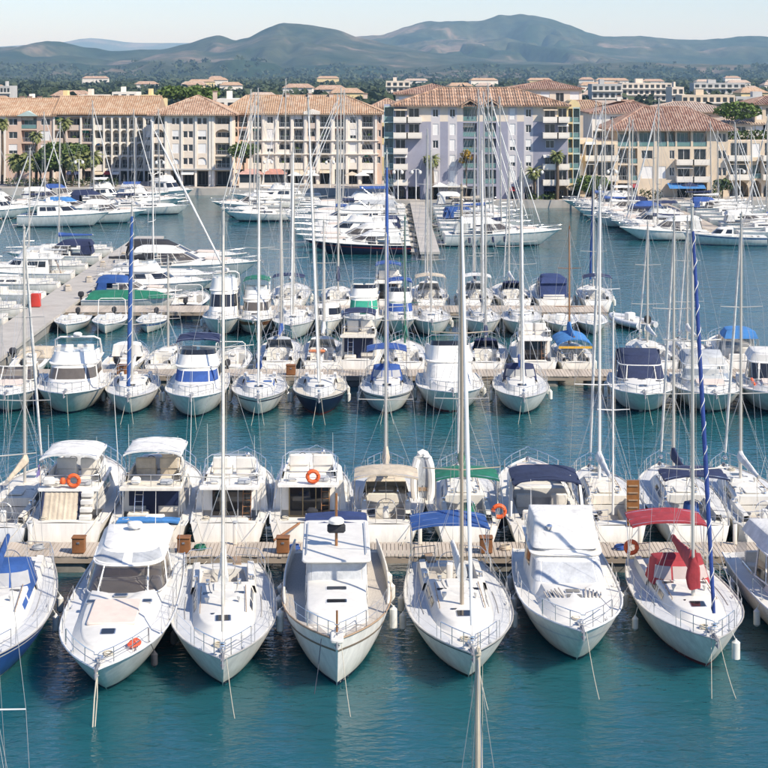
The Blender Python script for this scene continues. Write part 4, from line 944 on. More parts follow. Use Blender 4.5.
def hip_roof(root, x0, x1, y0, y1, ze, zr, hl, hr, m, ov=.5, pitch=.38, back=True, name='roof'):
    """tiled roof with raised barrel tile courses on the faces seen; hl, hr: plan length of the hips (0 = gable)"""
    x0 -= ov; x1 += ov; y0 -= ov; y1 += ov; ym = (y0 + y1) / 2; a, b = x0 + hl, x1 - hr
    mb = MB(); vs = [(x0, y0, ze), (x1, y0, ze), (x1, y1, ze), (x0, y1, ze), (a, ym, zr), (b, ym, zr)]
    mb.add(vs, [(0, 1, 5, 4), (2, 3, 4, 5), (1, 2, 5), (3, 0, 4), (0, 3, 2, 1)])
    mb.add([(x, y, z - .16) for x, y, z in vs[:4]] + vs[:4], [(0, 1, 5, 4), (1, 2, 6, 5), (2, 3, 7, 6), (3, 0, 4, 7)])
    rf = mb.build(name, m, root, None)
    t = MB(); rr = pitch * .27
    def rib(p, q_, side):
        p, q_, s = Vector(p), Vector(q_), Vector(side)
        if (q_ - p).length < .3: return
        up = (q_ - p).cross(s); up = (up if up.z > 0 else -up).normalized()
        t.grid([[o + s * (c * rr) + up * (h * rr + .004) for c, h in ((-1, 0), (-.6, .75), (0, 1.05), (.6, .75), (1, 0))] for o in (p, q_)])
        t.f.append(tuple(range(len(t.v) - 10, len(t.v) - 5)))
    n = int((x1 - x0) / pitch)
    for i in range(n):
        x = x0 + (i + .5) * (x1 - x0) / n; f = min(1, (x - x0) / hl if hl else 1, (x1 - x) / hr if hr else 1)
        rib((x, y0 - .04, ze), (x, lerp(y0, ym, f), lerp(ze, zr, f)), (1, 0, 0))
    for xe, xr, hh in ((x0, a, hl), (x1, b, hr)):
        if not hh: continue
        k = int((y1 - y0) / pitch)
        for i in range(k):
            y = y0 + (i + .5) * (y1 - y0) / k; f = 1 - abs(y - ym) / (ym - y0)
            rib((xe, y, ze), (lerp(xe, xr, f), y, lerp(ze, zr, f)), (0, 1, 0))
    t.build('barrel_tiles', m, rf, 60, 'stuff')
    rg = MB()
    rg.tube([(a, ym, zr + .03), (b, ym, zr + .03)], .16, 6)
    if hl: rg.tube([(x0, y0, ze + .03), (a, ym, zr + .03)], .13, 6)
    if hr: rg.tube([(x1, y0, ze + .03), (b, ym, zr + .03)], .13, 6)
    rg.build('ridge_tiles', m, rf, 60)
    return rf

def leafm(name, col, tr=.25):
    m = mat('leaf_' + name, col, .7, .45, .8, spec=.25); return m
L_DARK = leafm('dark', (.075, .11, .036)); L_MID = leafm('mid', (.11, .16, .045)); L_PALM = leafm('palm', (.19, .21, .075)); L_DRY = leafm('dry', (.20, .15, .07)); L_LIGHT = leafm('light', (.11, .165, .04)); L_YEL = leafm('yellow', (.34, .22, .03)); L_FAR = leafm('far', (.05, .07, .034)); BARK = mat('bark', (.13, .095, .065), .95, .3, 3, bump=.5)
tr_ = random.Random(11)
def leaves(m, c, rx, ry, rz, n, size, hollow=.35):
    for _ in range(n):
        v = Vector((tr_.gauss(0, 1), tr_.gauss(0, 1), tr_.gauss(0, 1))).normalized() * (tr_.uniform(hollow, 1) ** .5); p = Vector((c[0] + v.x * rx, c[1] + v.y * ry, c[2] + v.z * rz))
        a = Vector((tr_.gauss(0, 1), tr_.gauss(0, 1), tr_.gauss(0, .7))).normalized(); b = a.cross(Vector((tr_.gauss(0, 1), tr_.gauss(0, 1), tr_.gauss(0, 1)))).normalized(); s = size * tr_.uniform(.6, 1.4)
        m.add([p + a * s, p + b * s * .6, p - a * s, p - b * s * .6], [(0, 1, 2, 3)])

class House:
    def __init__(s, name, label, px0, px1, d, depth=12., zb=1.06, cat='building', rot=0., group=None):
        s.x0, s.x1 = X(px0, d), X(px1, d); s.w = s.x1 - s.x0; s.dep = depth; s.zb = zb; s.d = d; s.px0 = px0; s.px1 = px1
        s.root = empty(name, (s.x0, d, zb), rot, label, cat, group); s.walls = {}; s.bay = -1
    def W(s, m): return s.walls.setdefault((m.name, s.bay), (MB(), m))[0]
    def P(s, mb, name, m, parent=None, smooth=None): return mb.build(name, m, parent or s.root, smooth)
    def opening(s, m, x0, x1, z0, z1, a, b, c, e, dep, arch=0, y=0.):
        """wall cell with one recessed opening a..b, c..e; arch = rise of its round head"""
        q = lambda *p: m.add([(x, y, z) for x, z in p], [tuple(range(len(p)))])
        if a > x0: q((x0, z0), (a, z0), (a, z1), (x0, z1))
        if b < x1: q((b, z0), (x1, z0), (x1, z1), (b, z1))
        if c > z0: q((a, z0), (b, z0), (b, c), (a, c))
        if arch:
            n = 8; pts = [((a + b) / 2 - (b - a) / 2 * math.cos(i * math.pi / n), e - arch + arch * math.sin(i * math.pi / n)) for i in range(n + 1)]
            for p, r in zip(pts, pts[1:]): q(p, r, (r[0], z1), (p[0], z1))
            out = [(a, c)] + pts + [(b, c)]
        else:
            if e < z1: q((a, e), (b, e), (b, z1), (a, z1))
            out = [(a, c), (a, e), (b, e), (b, c)]
        for p, r in zip(out, out[1:] + out[:1]): m.add([(p[0], y, p[1]), (r[0], y, r[1]), (r[0], y + dep, r[1]), (p[0], y + dep, p[1])], [(0, 1, 2, 3)])
        m.add([(x, y + dep, z) for x, z in out], [tuple(range(len(out)))])
    def win(s, a, b, c, e, y, glass=PANE, bars=1, frame=SHUT):
        f = MB(); t = .06
        f.box(a, b, y - .05, y - .005, c, c + t); f.box(a, b, y - .05, y - .005, e - t, e); f.box(a, a + t, y - .05, y - .005, c + t, e - t); f.box(b - t, b, y - .05, y - .005, c + t, e - t)
        for i in range(bars): x = lerp(a, b, (i + 1) / (bars + 1)); f.box(x - .03, x + .03, y - .05, y - .005, c + t, e - t)
        o = s.P(f, 'window', frame); s.P(MB().box(a + t, b - t, y - .03, y - .012, c + t, e - t), 'pane', glass, o)
    def rail(s, a, b, z, y, hgt=.85, glass=None):
        m = MB(); m.box(a, b, y - .03, y + .03, z + hgt - .05, z + hgt)
        if glass is None:
            n = max(3, int((b - a) / .3))
            for i in range(n + 1): x = lerp(a + .02, b - .02, i / n); m.box(x - .018, x + .018, y - .02, y + .02, z, z + hgt - .05)
        o = s.P(m, 'railing', RAILM)
        if glass: s.P(MB().box(a, b, y - .01, y + .01, z + .05, z + hgt - .06), 'glass_panel', glass, o)
    def cell(s, k, x0, x1, z0, z1, wm, y=0., par=None):
        m = s.W(wm); w = x1 - x0; hh = z1 - z0; g = lambda f: lerp(x0, x1, f)
        if k == '.': s.opening(m, x0, x1, z0, z1, x0, x1, z0, z0, 0) if False else m.add([(x0, y, z0), (x1, y, z0), (x1, y, z1), (x0, y, z1)], [(0, 1, 2, 3)])
        elif k in 'wts':
            ww = min(w * (.62 if k != 't' else .7), 1.7 if k != 's' else 9); cx = (x0 + x1) / 2; c, e = (z0 + hh * .30, z0 + hh * .80) if k != 's' else (z0 + hh * .14, z0 + hh * .86)
            s.opening(m, x0, x1, z0, z1, cx - ww / 2, cx + ww / 2, c, e, .18, y=y)
            if k == 's':
                s.P(MB().box(cx - ww / 2, cx + ww / 2, y + .06, y + .1, c + hh * .25 * (rnd.random() < .35), e), 'roller_shutter', SHUT)
                s.win(cx - ww / 2, cx + ww / 2, c, e, y + .17)
            elif k == 't':
                s.win(cx - ww / 2, cx - .08, c, e, y + .17, bars=0); s.win(cx + .08, cx + ww / 2, c, e, y + .17, bars=0)
                s.W(wm).box(cx - .08, cx + .08, y + .02, y + .17, c, e)
            else: s.win(cx - ww / 2, cx + ww / 2, c, e, y + .17)
        elif k in 'laALTg':
            a, b = g(.07), g(.93); pz = .72 if k in 'laT' else .0; e = z1 - (.2 if k in 'lLTg' else .14); dep = 1.5
            s.opening(m, x0, x1, z0, z1, a, b, z0 + (.06 if k in 'LATg' else pz), e, dep, arch=(min((b - a) / 2, hh * .38) if k in 'aA' else 0), y=y)
            gm = PANET if k in 'Tg' else PANE
            s.win(lerp(a, b, .08), lerp(a, b, .92), z0 + .1, e - (.25 if k in 'lLTg' else hh * .25), y + dep - .01, gm, 2 if w > 2 else 1)
            if k in 'LlaT' and rnd.random() < .3:
                fx = lerp(a, b, rnd.uniform(.15, .7)); lv = MB(); leaves(lv, (fx, y + .3, z0 + max(pz, .75) + .15), .45, .2, .28, 26, .13, .1); s.P(lv, 'balcony_plant', rnd.choice([L_MID, L_LIGHT, L_MID]))
            if k in 'LATg': s.rail(a, b, z0 + .06, y + .12, .75, PANET if k in 'Tg' else None)
            if rnd.random() < .3 and k != 'A': s.P(MB().box(a, lerp(a, b, rnd.uniform(.4, 1)), y + .35, y + .4, e - rnd.uniform(.35, .8), e), 'sun_blind', rnd.choice([C_BEIGE, C_WHITE, SHUT, C_BEIGE, C_SKY, cloth('terracotta', (.50, .24, .18)), C_GREEN]))
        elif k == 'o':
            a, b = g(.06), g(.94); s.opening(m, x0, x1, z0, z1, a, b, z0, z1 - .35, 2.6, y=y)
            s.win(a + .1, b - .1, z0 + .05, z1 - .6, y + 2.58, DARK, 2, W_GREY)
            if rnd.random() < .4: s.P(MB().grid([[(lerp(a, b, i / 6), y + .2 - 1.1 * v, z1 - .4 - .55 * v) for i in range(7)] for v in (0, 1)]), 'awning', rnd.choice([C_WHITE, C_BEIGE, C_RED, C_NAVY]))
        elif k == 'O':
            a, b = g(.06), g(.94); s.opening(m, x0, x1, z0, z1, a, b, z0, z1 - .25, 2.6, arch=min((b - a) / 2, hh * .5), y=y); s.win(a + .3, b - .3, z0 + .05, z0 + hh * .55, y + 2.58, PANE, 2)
        elif k in 'bB':
            a, b = g(.12), g(.88); s.opening(m, x0, x1, z0, z1, a, b, z0 + .05, z1 - .3, .3, y=y); s.win(a, b, z0 + .07, z1 - .32, y + .29, PANE if k == 'b' else PANET, 1)
            sl = s.P(MB().box(x0 - .1, x1 + .1, y - 1.3, y, z0 - .12, z0 + .04), 'balcony_slab', W_WHITE)
            s.P(MB().box(x0 - .1, x1 + .1, y - 1.32, y - 1.2, z0 + .045, z0 + .75), 'balcony_parapet', W_WHITE if k == 'b' else PANET, sl)
            for xx in (x0 - .1, x1): s.P(MB().box(xx, xx + .1, y - 1.2, y, z0 + .045, z0 + .75), 'balcony_side', W_WHITE if k == 'b' else PANET, sl)
            if rnd.random() < .35: s.P(MB().grid([[(lerp(x0, x1, i / 6), y - 1.1 * v, z1 - .3 - .35 * v) for i in range(7)] for v in (0, 1)]), 'awning', rnd.choice([C_WHITE, C_BEIGE]))
        elif k == 'r':
            cx, r = (x0 + x1) / 2, min(w * .33, hh * .36); zc = z0 + hh * .5
            s.opening(m, x0, x1, z0, z1, cx - r, cx + r, zc - r * .7, zc + r, .2, arch=r, y=y); s.P(MB().box(cx - r * .93, cx + r * .93, y + .15, y + .18, zc - r * .65, zc + r * .6), 'window', SHUT)
    def facade(s, floors, bays, y=0.):
        """floors: heights from the ground; bays: (right-hand picture column, kinds from the ground up, wall material or list)"""
        px = s.px0
        for pr, kinds, wm in bays:
            s.bay += 1
            x0, x1 = X(px, s.d) - s.x0, X(pr, s.d) - s.x0; z = 0.
            for i, hgt in enumerate(floors):
                s.cell(kinds[i], x0, x1, z, z + hgt, wm[min(i, len(wm) - 1)] if isinstance(wm, (list, tuple)) else wm, y); z += hgt
            px = pr
        s.top = z
    def finish(s, sidem, y0=0.):
        s.bay = 'shell'; m = s.W(sidem)
        for x in (0, s.w): m.add([(x, y0, 0), (x, s.dep, 0), (x, s.dep, s.top), (x, y0, s.top)], [(0, 1, 2, 3)])
        m.add([(0, s.dep, 0), (s.w, s.dep, 0), (s.w, s.dep, s.top), (0, s.dep, s.top)], [(0, 1, 2, 3)])
        m.add([(0, y0 + .01, s.top - .01), (s.w, y0 + .01, s.top - .01), (s.w, s.dep, s.top - .01), (0, s.dep, s.top - .01)], [(0, 1, 2, 3)])
        for mb, m in s.walls.values(): s.P(mb, 'wall', m)
    def column(s, x, y, z0, z1, r=.22, m=W_WHITE, square=True): s.P(MB().box(x - r, x + r, y - r, y + r, z0, z1), 'pillar', m)
    def chimney(s, x, y, z, hgt=1.1, m=W_CREAM):
        o = s.P(MB().box(x - .35, x + .35, y - .3, y + .3, z, z + hgt), 'chimney', m); s.P(MB().box(x - .45, x + .45, y - .4, y + .4, z + hgt, z + hgt + .1), 'chimney_cap', T_BROWN, o)
    def pilasters(s, pxs, z0, z1, m=W_WHITE, w=.35, dep=.18):
        for p in pxs: x = X(p, s.d) - s.x0; s.P(MB().box(x - w / 2, x + w / 2, -dep, .0, z0, z1), 'pilaster', m)

# rose apartment block below the big tree (its east part is the arcaded wing)
dA = 286.; eA = Z(116, dA) - 1.06; fA = [eA - 3 * 2.35 - 2.3] + [2.3] + [2.35] * 3
A = House('apartment_block', 'rose rendered apartment block with arched loggias behind the palms', -110, 152, dA)
A.facade([eA * .19] + [eA * .2025] * 4, [(-80, '.lall', W_ROSE), (-50, '.wsws', W_PINK), (-20, '.laal', W_ROSE), (0, '.laLl', W_ROSE), (6, '.....', W_WHITE), (20, '.wswws'[:5], W_PINK), (38, '.LLLT', W_PINK), (53, '.wssw', W_PINK), (66, '.aalll'[:5], W_ROSE), (81, 'oaall', W_ROSE), (94, 'oLLLL', W_ROSE), (104, 'oaall', W_WHITE), (112, 'oAAAA', W_WHITE), (120, 'oAAAA', W_WHITE), (128, 'oAAAA', W_WHITE), (136, 'oAAAA', W_WHITE), (144, 'oAAAA', W_WHITE), (152, 'owwsw', W_WHITE)])
A.pilasters((54, 81, 94, 104, 112, 120, 128, 136, 144), 0, A.top, W_WHITE, .3)
A.finish(W_PINK)
hip_roof(A.root, 0, X(54, dA) - A.x0, 0, 13, A.top + .1, A.top + 2.9, 0, 0, T_ORANGE); hip_roof(A.root, X(55.5, dA) - A.x0, A.w + .4, 0, 13, A.top + .35, A.top + 3.3, 0, 0, T_ORANGE)
x = X(28, dA) - A.x0; A.P(MB().add([(x - 1.9, -.6, A.top), (x + 1.9, -.6, A.top), (x, -.6, A.top + .9), (x - 1.9, 4, A.top), (x + 1.9, 4, A.top), (x, 4, A.top + .9)], [(0, 1, 2), (0, 2, 5, 3), (1, 4, 5, 2), (0, 3, 4, 1)]), 'dormer_gable', W_TEAL)
for px in (12, 20, 30, 46, 50): A.chimney(X(px, dA) - A.x0, 8, A.top + 2.4, .8)
# cream corner wing standing at the water
dB = 273.; Bw = House('corner_apartment_wing', 'cream apartment wing with shutters and arched corner loggias at the water edge', 152, 232, dB)
eB = Z(115, dB) - 1.06
Bw.facade([eB * .25] + [eB * .1875] * 4, [(165, 'oLLal', W_CREAM), (170, '.....', W_WHITE), (181, 'orsst', W_CREAM), (195, 'otttt', W_CREAM), (209, 'orsst', W_CREAM), (214, '.....', W_WHITE), (232, 'oLLal', W_CREAM)])
Bw.pilasters((153, 166, 182, 196, 210, 213, 231), 0, Bw.top, W_WHITE, .35)
Bw.P(MB().box(-.3, Bw.w + .3, -.5, 0, eB * .25 - .2, eB * .25 + .02), 'ledge', W_GREY)
Bw.finish(W_CREAM); hip_roof(Bw.root, 0, Bw.w, 0, 14, Bw.top + .08, Bw.top + 3.1, 7.5, 7, T_TAN, .8)
Bw.chimney(9.5, 9, Bw.top + 2.2, 1.6, W_ROSE); Bw.chimney(5.2, 6, Bw.top + 1.9, .7)
# long block with paired loggias
dC = 279.; C = House('loggia_apartment_block', 'long pinkish white apartment block with tall dark loggias and orange tiled roof', 232, 382, dC)
eC = Z(114, dC) - 1.06
C.facade([eC * .24] + [eC * .19] * 4, [(238, 'owaaL'[:5], W_PINK), (248, 'owwLL', W_PINK), (252, '.....', W_WHITE), (262, 'oaaLL', W_WHITE), (265, '.....', W_WHITE), (275, 'orssw', W_WHITE), (278, '.....', W_WHITE), (291, 'oaaLL', W_WHITE), (293, '.....', W_WHITE), (304, 'oaLLL', W_WHITE), (307, '.....', W_WHITE), (316, 'oLLll', W_ROSE), (319, '.....', W_WHITE), (331, 'oaLLL', W_WHITE), (334, '.....', W_WHITE), (346, 'oaaLL', W_WHITE), (348, '.....', W_WHITE), (358, 'orssw', W_WHITE), (361, '.....', W_WHITE), (374, 'oaaLL', W_WHITE), (382, '.wwtt', W_PINK)])
C.pilasters((263.5, 276.5, 292, 305.5, 317.5, 332.5, 347, 359.5, 376), 0, C.top, W_WHITE, .4)
C.P(MB().box(3, C.w - .5, -.35, 0, eC * .43 - .1, eC * .43 + .06), 'ledge', W_WHITE); C.P(MB().box(3, C.w - .5, -.35, 0, eC * .62 - .08, eC * .62 + .04), 'ledge', W_WHITE)
C.finish(W_PINK); hip_roof(C.root, -1.5, C.w, 0, 14, C.top + .08, C.top + 3.0, 4, 7, T_ORANGE, .7)
C.P(MB().add([(X(312, dC) - C.x0 + q, -.75, C.top - .05 + z) for q, z in ((-1.4, 0), (1.4, 0), (1.4, .45), (0, .9), (-1.4, .45))] + [(X(312, dC) - C.x0 + q, 3, C.top - .05 + z) for q, z in ((-1.4, 0), (1.4, 0), (1.4, .45), (0, .9), (-1.4, .45))], [(0, 1, 2, 3, 4), (4, 3, 8, 9), (3, 2, 7, 8), (1, 6, 7, 2), (0, 4, 9, 5)]), 'dormer', W_WHITE)
for px in (285, 308, 330, 365): C.chimney(X(px, dC) - C.x0, 6.5, C.top + 2.5, .8, W_ROSE)
# violet block
dE = 246.; E = House('violet_apartment_block', 'violet apartment block with white balconies, gabled dormers and patterned tile roof', 384, 568, dE, 14)
eE = Z(106, dE) - 1.06; W_LAV = wallm('lavender', (.56, .53, .54)); V = [W_VIOLET] * 5 + [W_CREAM]
fl = [eE * .16] + [eE * .168] * 5
E.facade(fl, [(394, 'oTTTTT', W_TEAL), (407, 'Obbbbb', W_VIOLET), (421, 'o...bb', V), (431, '..w...', V), (440, 'osswsw', [W_LAV]), (448, '......', V), (457, 'ossssw', [W_LAV]), (462, '......', V), (478, 'oTTTTT', V), (484, '......', V), (497, 'oTTTTT', V), (503, '......', V), (508, '......', V), (517, 'osssss', [W_LAV]), (524, '......', V), (533, 'osssww', [W_LAV]), (543, '......', V), (557, 'obbwbb', V), (568, 'Obb.bb', [W_BEIGE, W_VIOLET, W_VIOLET, W_VIOLET, W_VIOLET, W_YELL])])
E.finish(W_VIOLET); hip_roof(E.root, 1.8, E.w - .4, 0, 14, E.top + .08, Z(88, dE + 7) - 1.06, 7.5, 8, T_CHECK, .8)
for px in (470, 490.5):
    x = X(px, dE) - E.x0; z = E.top - .3
    E.P(MB().add([(x + q, -.95, z + zz) for q, zz in ((-1.35, 0), (-1.35, .5), (0, 1.35), (1.35, .5), (1.35, 0), (1.05, 0), (1.05, .42), (0, 1.05), (-1.05, .42), (-1.05, 0))], [(0, 1, 8, 9), (1, 2, 7, 8), (2, 3, 6, 7), (3, 4, 5, 6)]).add([(x + q, yy, z + zz) for yy in (-1, 5) for q, zz in ((-1.45, .48), (0, 1.42), (1.45, .48))], [(0, 1, 4, 3), (1, 2, 5, 4)]), 'dormer', T_TAN)
    E.P(MB().box(x - 1.0, x + 1.0, -.2, -.15, z - .02, z + .5), 'dormer_glass', PANET)
E.P(MB().box(X(433, dE) - E.x0, X(466, dE) - E.x0, -2.2, .0, 1.9, 2.05), 'canopy', W_WHITE)
# glazed stair tower east of the violet block
G1 = House('glazed_stair_tower', 'pale green glazed tower with arched top next to the violet block', 568, 580, dE + 1, 6); G1.facade([eE * .16] + [eE * .165] * 5, [(573, 'oggggg', W_YELL), (580, 'oggggg', W_TEAL)]); G1.finish(W_YELL)
m = MB(); n = 10; rr = G1.w / 2; m.grid([[(rr - rr * math.cos(i * math.pi / n), yy, G1.top + 1.1 * math.sin(i * math.pi / n)) for i in range(n + 1)] for yy in (0, 6)]); m.add([(rr - rr * math.cos(i * math.pi / n), 0, G1.top + 1.1 * math.sin(i * math.pi / n)) for i in range(n + 1)], [tuple(range(n + 1))]); G1.P(m, 'arched_roof', W_YELL, None, 40)
# beige terraces and the wide roofed block
dF = 250.; FT = House('terraced_block', 'low flat roofed beige terrace block next to the violet building', 568, 617, dF, 9); e = Z(140, dF) - 1.06
FT.facade([e * .30, e * .35, e * .35], [(575, 'O.s', W_BEIGE), (585, '.sw', W_BEIGE), (595, 'Obb', W_BEIGE), (617, 'obb', W_BEIGE)]); FT.finish(W_BEIGE)
F2 = House('wide_roofed_block', 'beige apartment block with wide brown tiled roof, glass gallery and balconies', 617, 728, dF, 13); e = Z(130, dF) - 1.06
F2.facade([e * .24, e * .2533, e * .2533, e * .2533], [(630, 'oLLg', W_BEIGE), (638, 'oTTg', W_BEIGE), (656, '.swg', W_BEIGE), (668, '.s.g', W_BEIGE), (676, '.wwg', W_BEIGE), (692, 'obbg', W_BEIGE), (708, 'obbg', W_BEIGE), (716, '....', W_BEIGE), (728, '.ttt', W_BEIGE)]); F2.finish(W_BEIGE)
hip_roof(F2.root, -.5, F2.w + .3, 0, 13, F2.top + .05, Z(107, dF + 6.5) - 1.06, 6.5, 6.5, T_BROWN, 1.0)
aw = F2.P(MB().grid([[(X(667 + i * 6, dF) - F2.x0, -.1 - 2.4 * v, e * .24 - .3 - .7 * v) for i in range(7)] for v in (0, .5, 1)]), 'terrace_awning', C_SKY)
F3 = House('arcaded_terrace_block', 'beige terrace block with arched ground floor arcade and roof garden', 728, 860, dF + .5, 10); e = Z(141, dF) - 1.06
F3.facade([e * .32, e * .34, e * .34], [(750, 'Obb', W_BEIGE), (762, 'OTs', W_BEIGE), (785, 'Obb', W_BEIGE), (810, 'O.w', W_BEIGE), (835, 'Obb', W_BEIGE), (860, 'Obb', W_BEIGE)]); F3.finish(W_BEIGE)
# second line of roofs
def back_house(label, px0, px1, d, pe, pr, tile, wm=W_BEIGE, hl=5, hr=5, depth=13, bays=5, name='roofed_house'):
    h = House(name, label, px0, px1, d, depth, 1.06); e = Z(pe, d) - 1.06; n = 4
    h.facade([e / n] * n, [(lerp(px0, px1, (i + 1) / bays), '.www' if i % 2 else '.sls'[:4], wm) for i in range(bays)]); h.finish(wm); hip_roof(h.root, 0, h.w, 0, depth, h.top + .05, Z(pr, d + depth / 2) - 1.06, hl, hr, tile, .6, .45)
    return h
bh = back_house('pale block with orange brown hipped roof rising behind the terraces', 592, 668, 292, 113, 100.5, T_BROWN, W_WHITE, 9, 8)
back_house('broad tan roofed block behind the glass gallery block', 640, 735, 312, 112, 102, T_PALE, W_BEIGE, 8, 7)
back_house('long pale orange roofed block behind the glazed tower', 556, 622, 330, 110, 100.5, T_ORANGE, W_BEIGE, 4, 6)
back_house('cream tiled villa above the roof garden', 716, 800, 300, 124, 114, T_PALE, W_CREAM, 7, 6)
back_house('red brown tower roof with dark windows behind the violet block', 508, 582, 345, 89, 80, T_BROWN, W_CREAM, 10, 8)
back_house('tall cream house with red roof at the edge of the arcaded block', 755, 800, 300, 104, 96, T_BROWN, W_BEIGE, 4, 4)
back_house('terracotta roofed house peeping over the patterned roof', 396, 470, 330, 94, 84, T_BROWN, W_CREAM, 8, 8)
back_house('row house with tan roof between the long block and the violet block', 372, 402, 300, 108, 99, T_TAN, W_YELL, 3, 3, bays=2)
back_house('orange roofed row behind the rose block', -60, 60, 320, 111, 103, T_ORANGE, W_CREAM, 4, 4)
bh.chimney(5.6, 6, bh.top + 2, .9, W_WHITE)

# far town: flat roofed blocks with rows of windows
def far_block(label, px0, px1, d, pt, wm, floors=4, bays=8, depth=14):
    h = House('town_block', label, px0, px1, d, depth, 1.06, group=None); e = Z(pt, d) - 1.06; h.top = e
    m = h.W(wm); m.add([(0, 0, 0), (h.w, 0, 0), (h.w, 0, e), (0, 0, e)], [(0, 1, 2, 3)]); h.finish(wm)
    fh = min(e / floors, 3.1)
    for i in range(bays):
        for j in range(floors):
            x0 = (i + .2) * h.w / bays; x1 = (i + .8) * h.w / bays; z = e - (j + 1) * fh + .5
            if z < 0: continue
            h.P(MB().box(x0, x1, -.08, .05, z, z + fh * .55), 'window', PANE)
    for j in range(floors): h.P(MB().box(-.2, h.w + .2, -1., -.09, e - (j + 1) * fh - .12, e - (j + 1) * fh + .45), 'balcony_band', W_WHITE)
    h.P(MB().box(h.w * .3, h.w * .45, depth * .3, depth * .6, e, e + 2), 'roof_house', wm)
fb = [('long white town block of five floors beyond the roofs', 622, 672, 760, 83, W_CREAM, 5, 9), ('white town block with stacked balconies beyond the roofs', 672, 684, 640, 87, W_CREAM, 4, 2), ('low white and blue town block behind the roofed houses', 592, 622, 700, 84, W_GREY, 4, 5), ('long grey industrial hall beyond the town', 694, 746, 950, 83, W_GREY, 2, 8), ('wide cream town block with dark window bands', 682, 735, 620, 95, W_BEIGE, 3, 8), ('pale parking building on the town edge', 736, 800, 620, 97, W_GREY, 3, 7), ('ochre town block behind the rose roofs', 52, 80, 520, 97, W_YELL, 4, 5), ('pale town block with ochre gable behind the rose roofs', 78, 104, 560, 95, W_CREAM, 4, 4), ('yellow town block with scaffold bands behind the corner wing', 140, 162, 540, 95, W_YELL, 4, 4), ('white villa in the trees above the corner wing', 112, 136, 640, 92, W_WHITE, 3, 3), ('hazy cream block standing behind the patterned roof', 386, 410, 900, 81, W_CREAM, 3, 4), ('white roofed villa behind the long block', 216, 246, 420, 99, W_WHITE, 2, 3), ('grey flat block far behind the umbrella pine', 0, 10, 700, 86, W_GREY, 4, 3), ('small white town house behind the rose block chimneys', 20, 40, 480, 101, W_WHITE, 3, 3)]
for a in fb: far_block(*a)
rr2 = random.Random(5)
for i in range(46):                                              # houses scattered over the plain
    px = rr2.uniform(-20, 790); d = rr2.choice([480, 600, 750, 900, 1200, 1500, 1800, 2200]) * rr2.uniform(.9, 1.1); w = rr2.uniform(9, 18) * (1 + d / 3000); x = X(px, d); hh = rr2.uniform(5.5, 8.5) + d / 500
    r = empty('plain_house', (x, d, 1), rr2.uniform(-.2, .2), 'small pale house among the trees of the plain', 'house', 'houses scattered over the plain')
    wn_, wm_ = rr2.choice([('white', W_WHITE), ('cream', W_CREAM), ('white', W_WHITE), ('yellow', W_YELL)]); rn_, rm_ = rr2.choice([('pale', T_PALE), ('orange', T_ORANGE), ('tan', T_TAN)]); r['label'] = 'small %s house with %s tiled roof among the trees of the plain' % (wn_, rn_)
    MB().box(-w / 2, w / 2, 0, 10, 0, hh).build('wall', wm_, r, None)
    MB().add([(-w / 2 - .5, -.6, hh), (w / 2 + .5, -.6, hh), (w / 2 + .5, 10.6, hh), (-w / 2 - .5, 10.6, hh), (-w / 2 + 3, 5, hh + 2.4), (w / 2 - 3, 5, hh + 2.4)], [(0, 1, 5, 4), (2, 3, 4, 5), (1, 2, 5), (3, 0, 4), (0, 3, 2, 1)]).build('roof', rm_, r, None)

# ------------------------------------------------------------------ trees and planting
def tree(name, label, x, y, z, hgt, rx, rz, m=L_MID, n=1500, size=.22, lobes=9, trunk=.4, group=None, flat=False):
    r = empty(name, (x, y, z), 0, label, 'tree', group); t = MB(); zc = hgt - rz
    t.tube([(0, 0, -.1), (.1, .05, zc * .5), (0, .1, zc)], trunk * .5, 8, trunk * .3); cr = MB()
    for i in range(lobes):
        a = i * 2.4; rr = rx * .62 * math.sqrt((i + .5) / lobes); c = (rr * math.cos(a), rr * math.sin(a), zc + tr_.uniform(-.35, .55) * rz * (.4 if flat else 1))
        t.tube([(0, .05, zc * .6), (c[0] * .5, c[1] * .5, lerp(zc * .7, c[2], .6)), c], trunk * .18, 5, trunk * .06); leaves(cr, c, rx * tr_.uniform(.35, .5), rx * .42, rz * tr_.uniform(.3, .55), n // lobes, size)
    t.build('trunk', BARK, r); cr.build('crown', m, r, None); return r
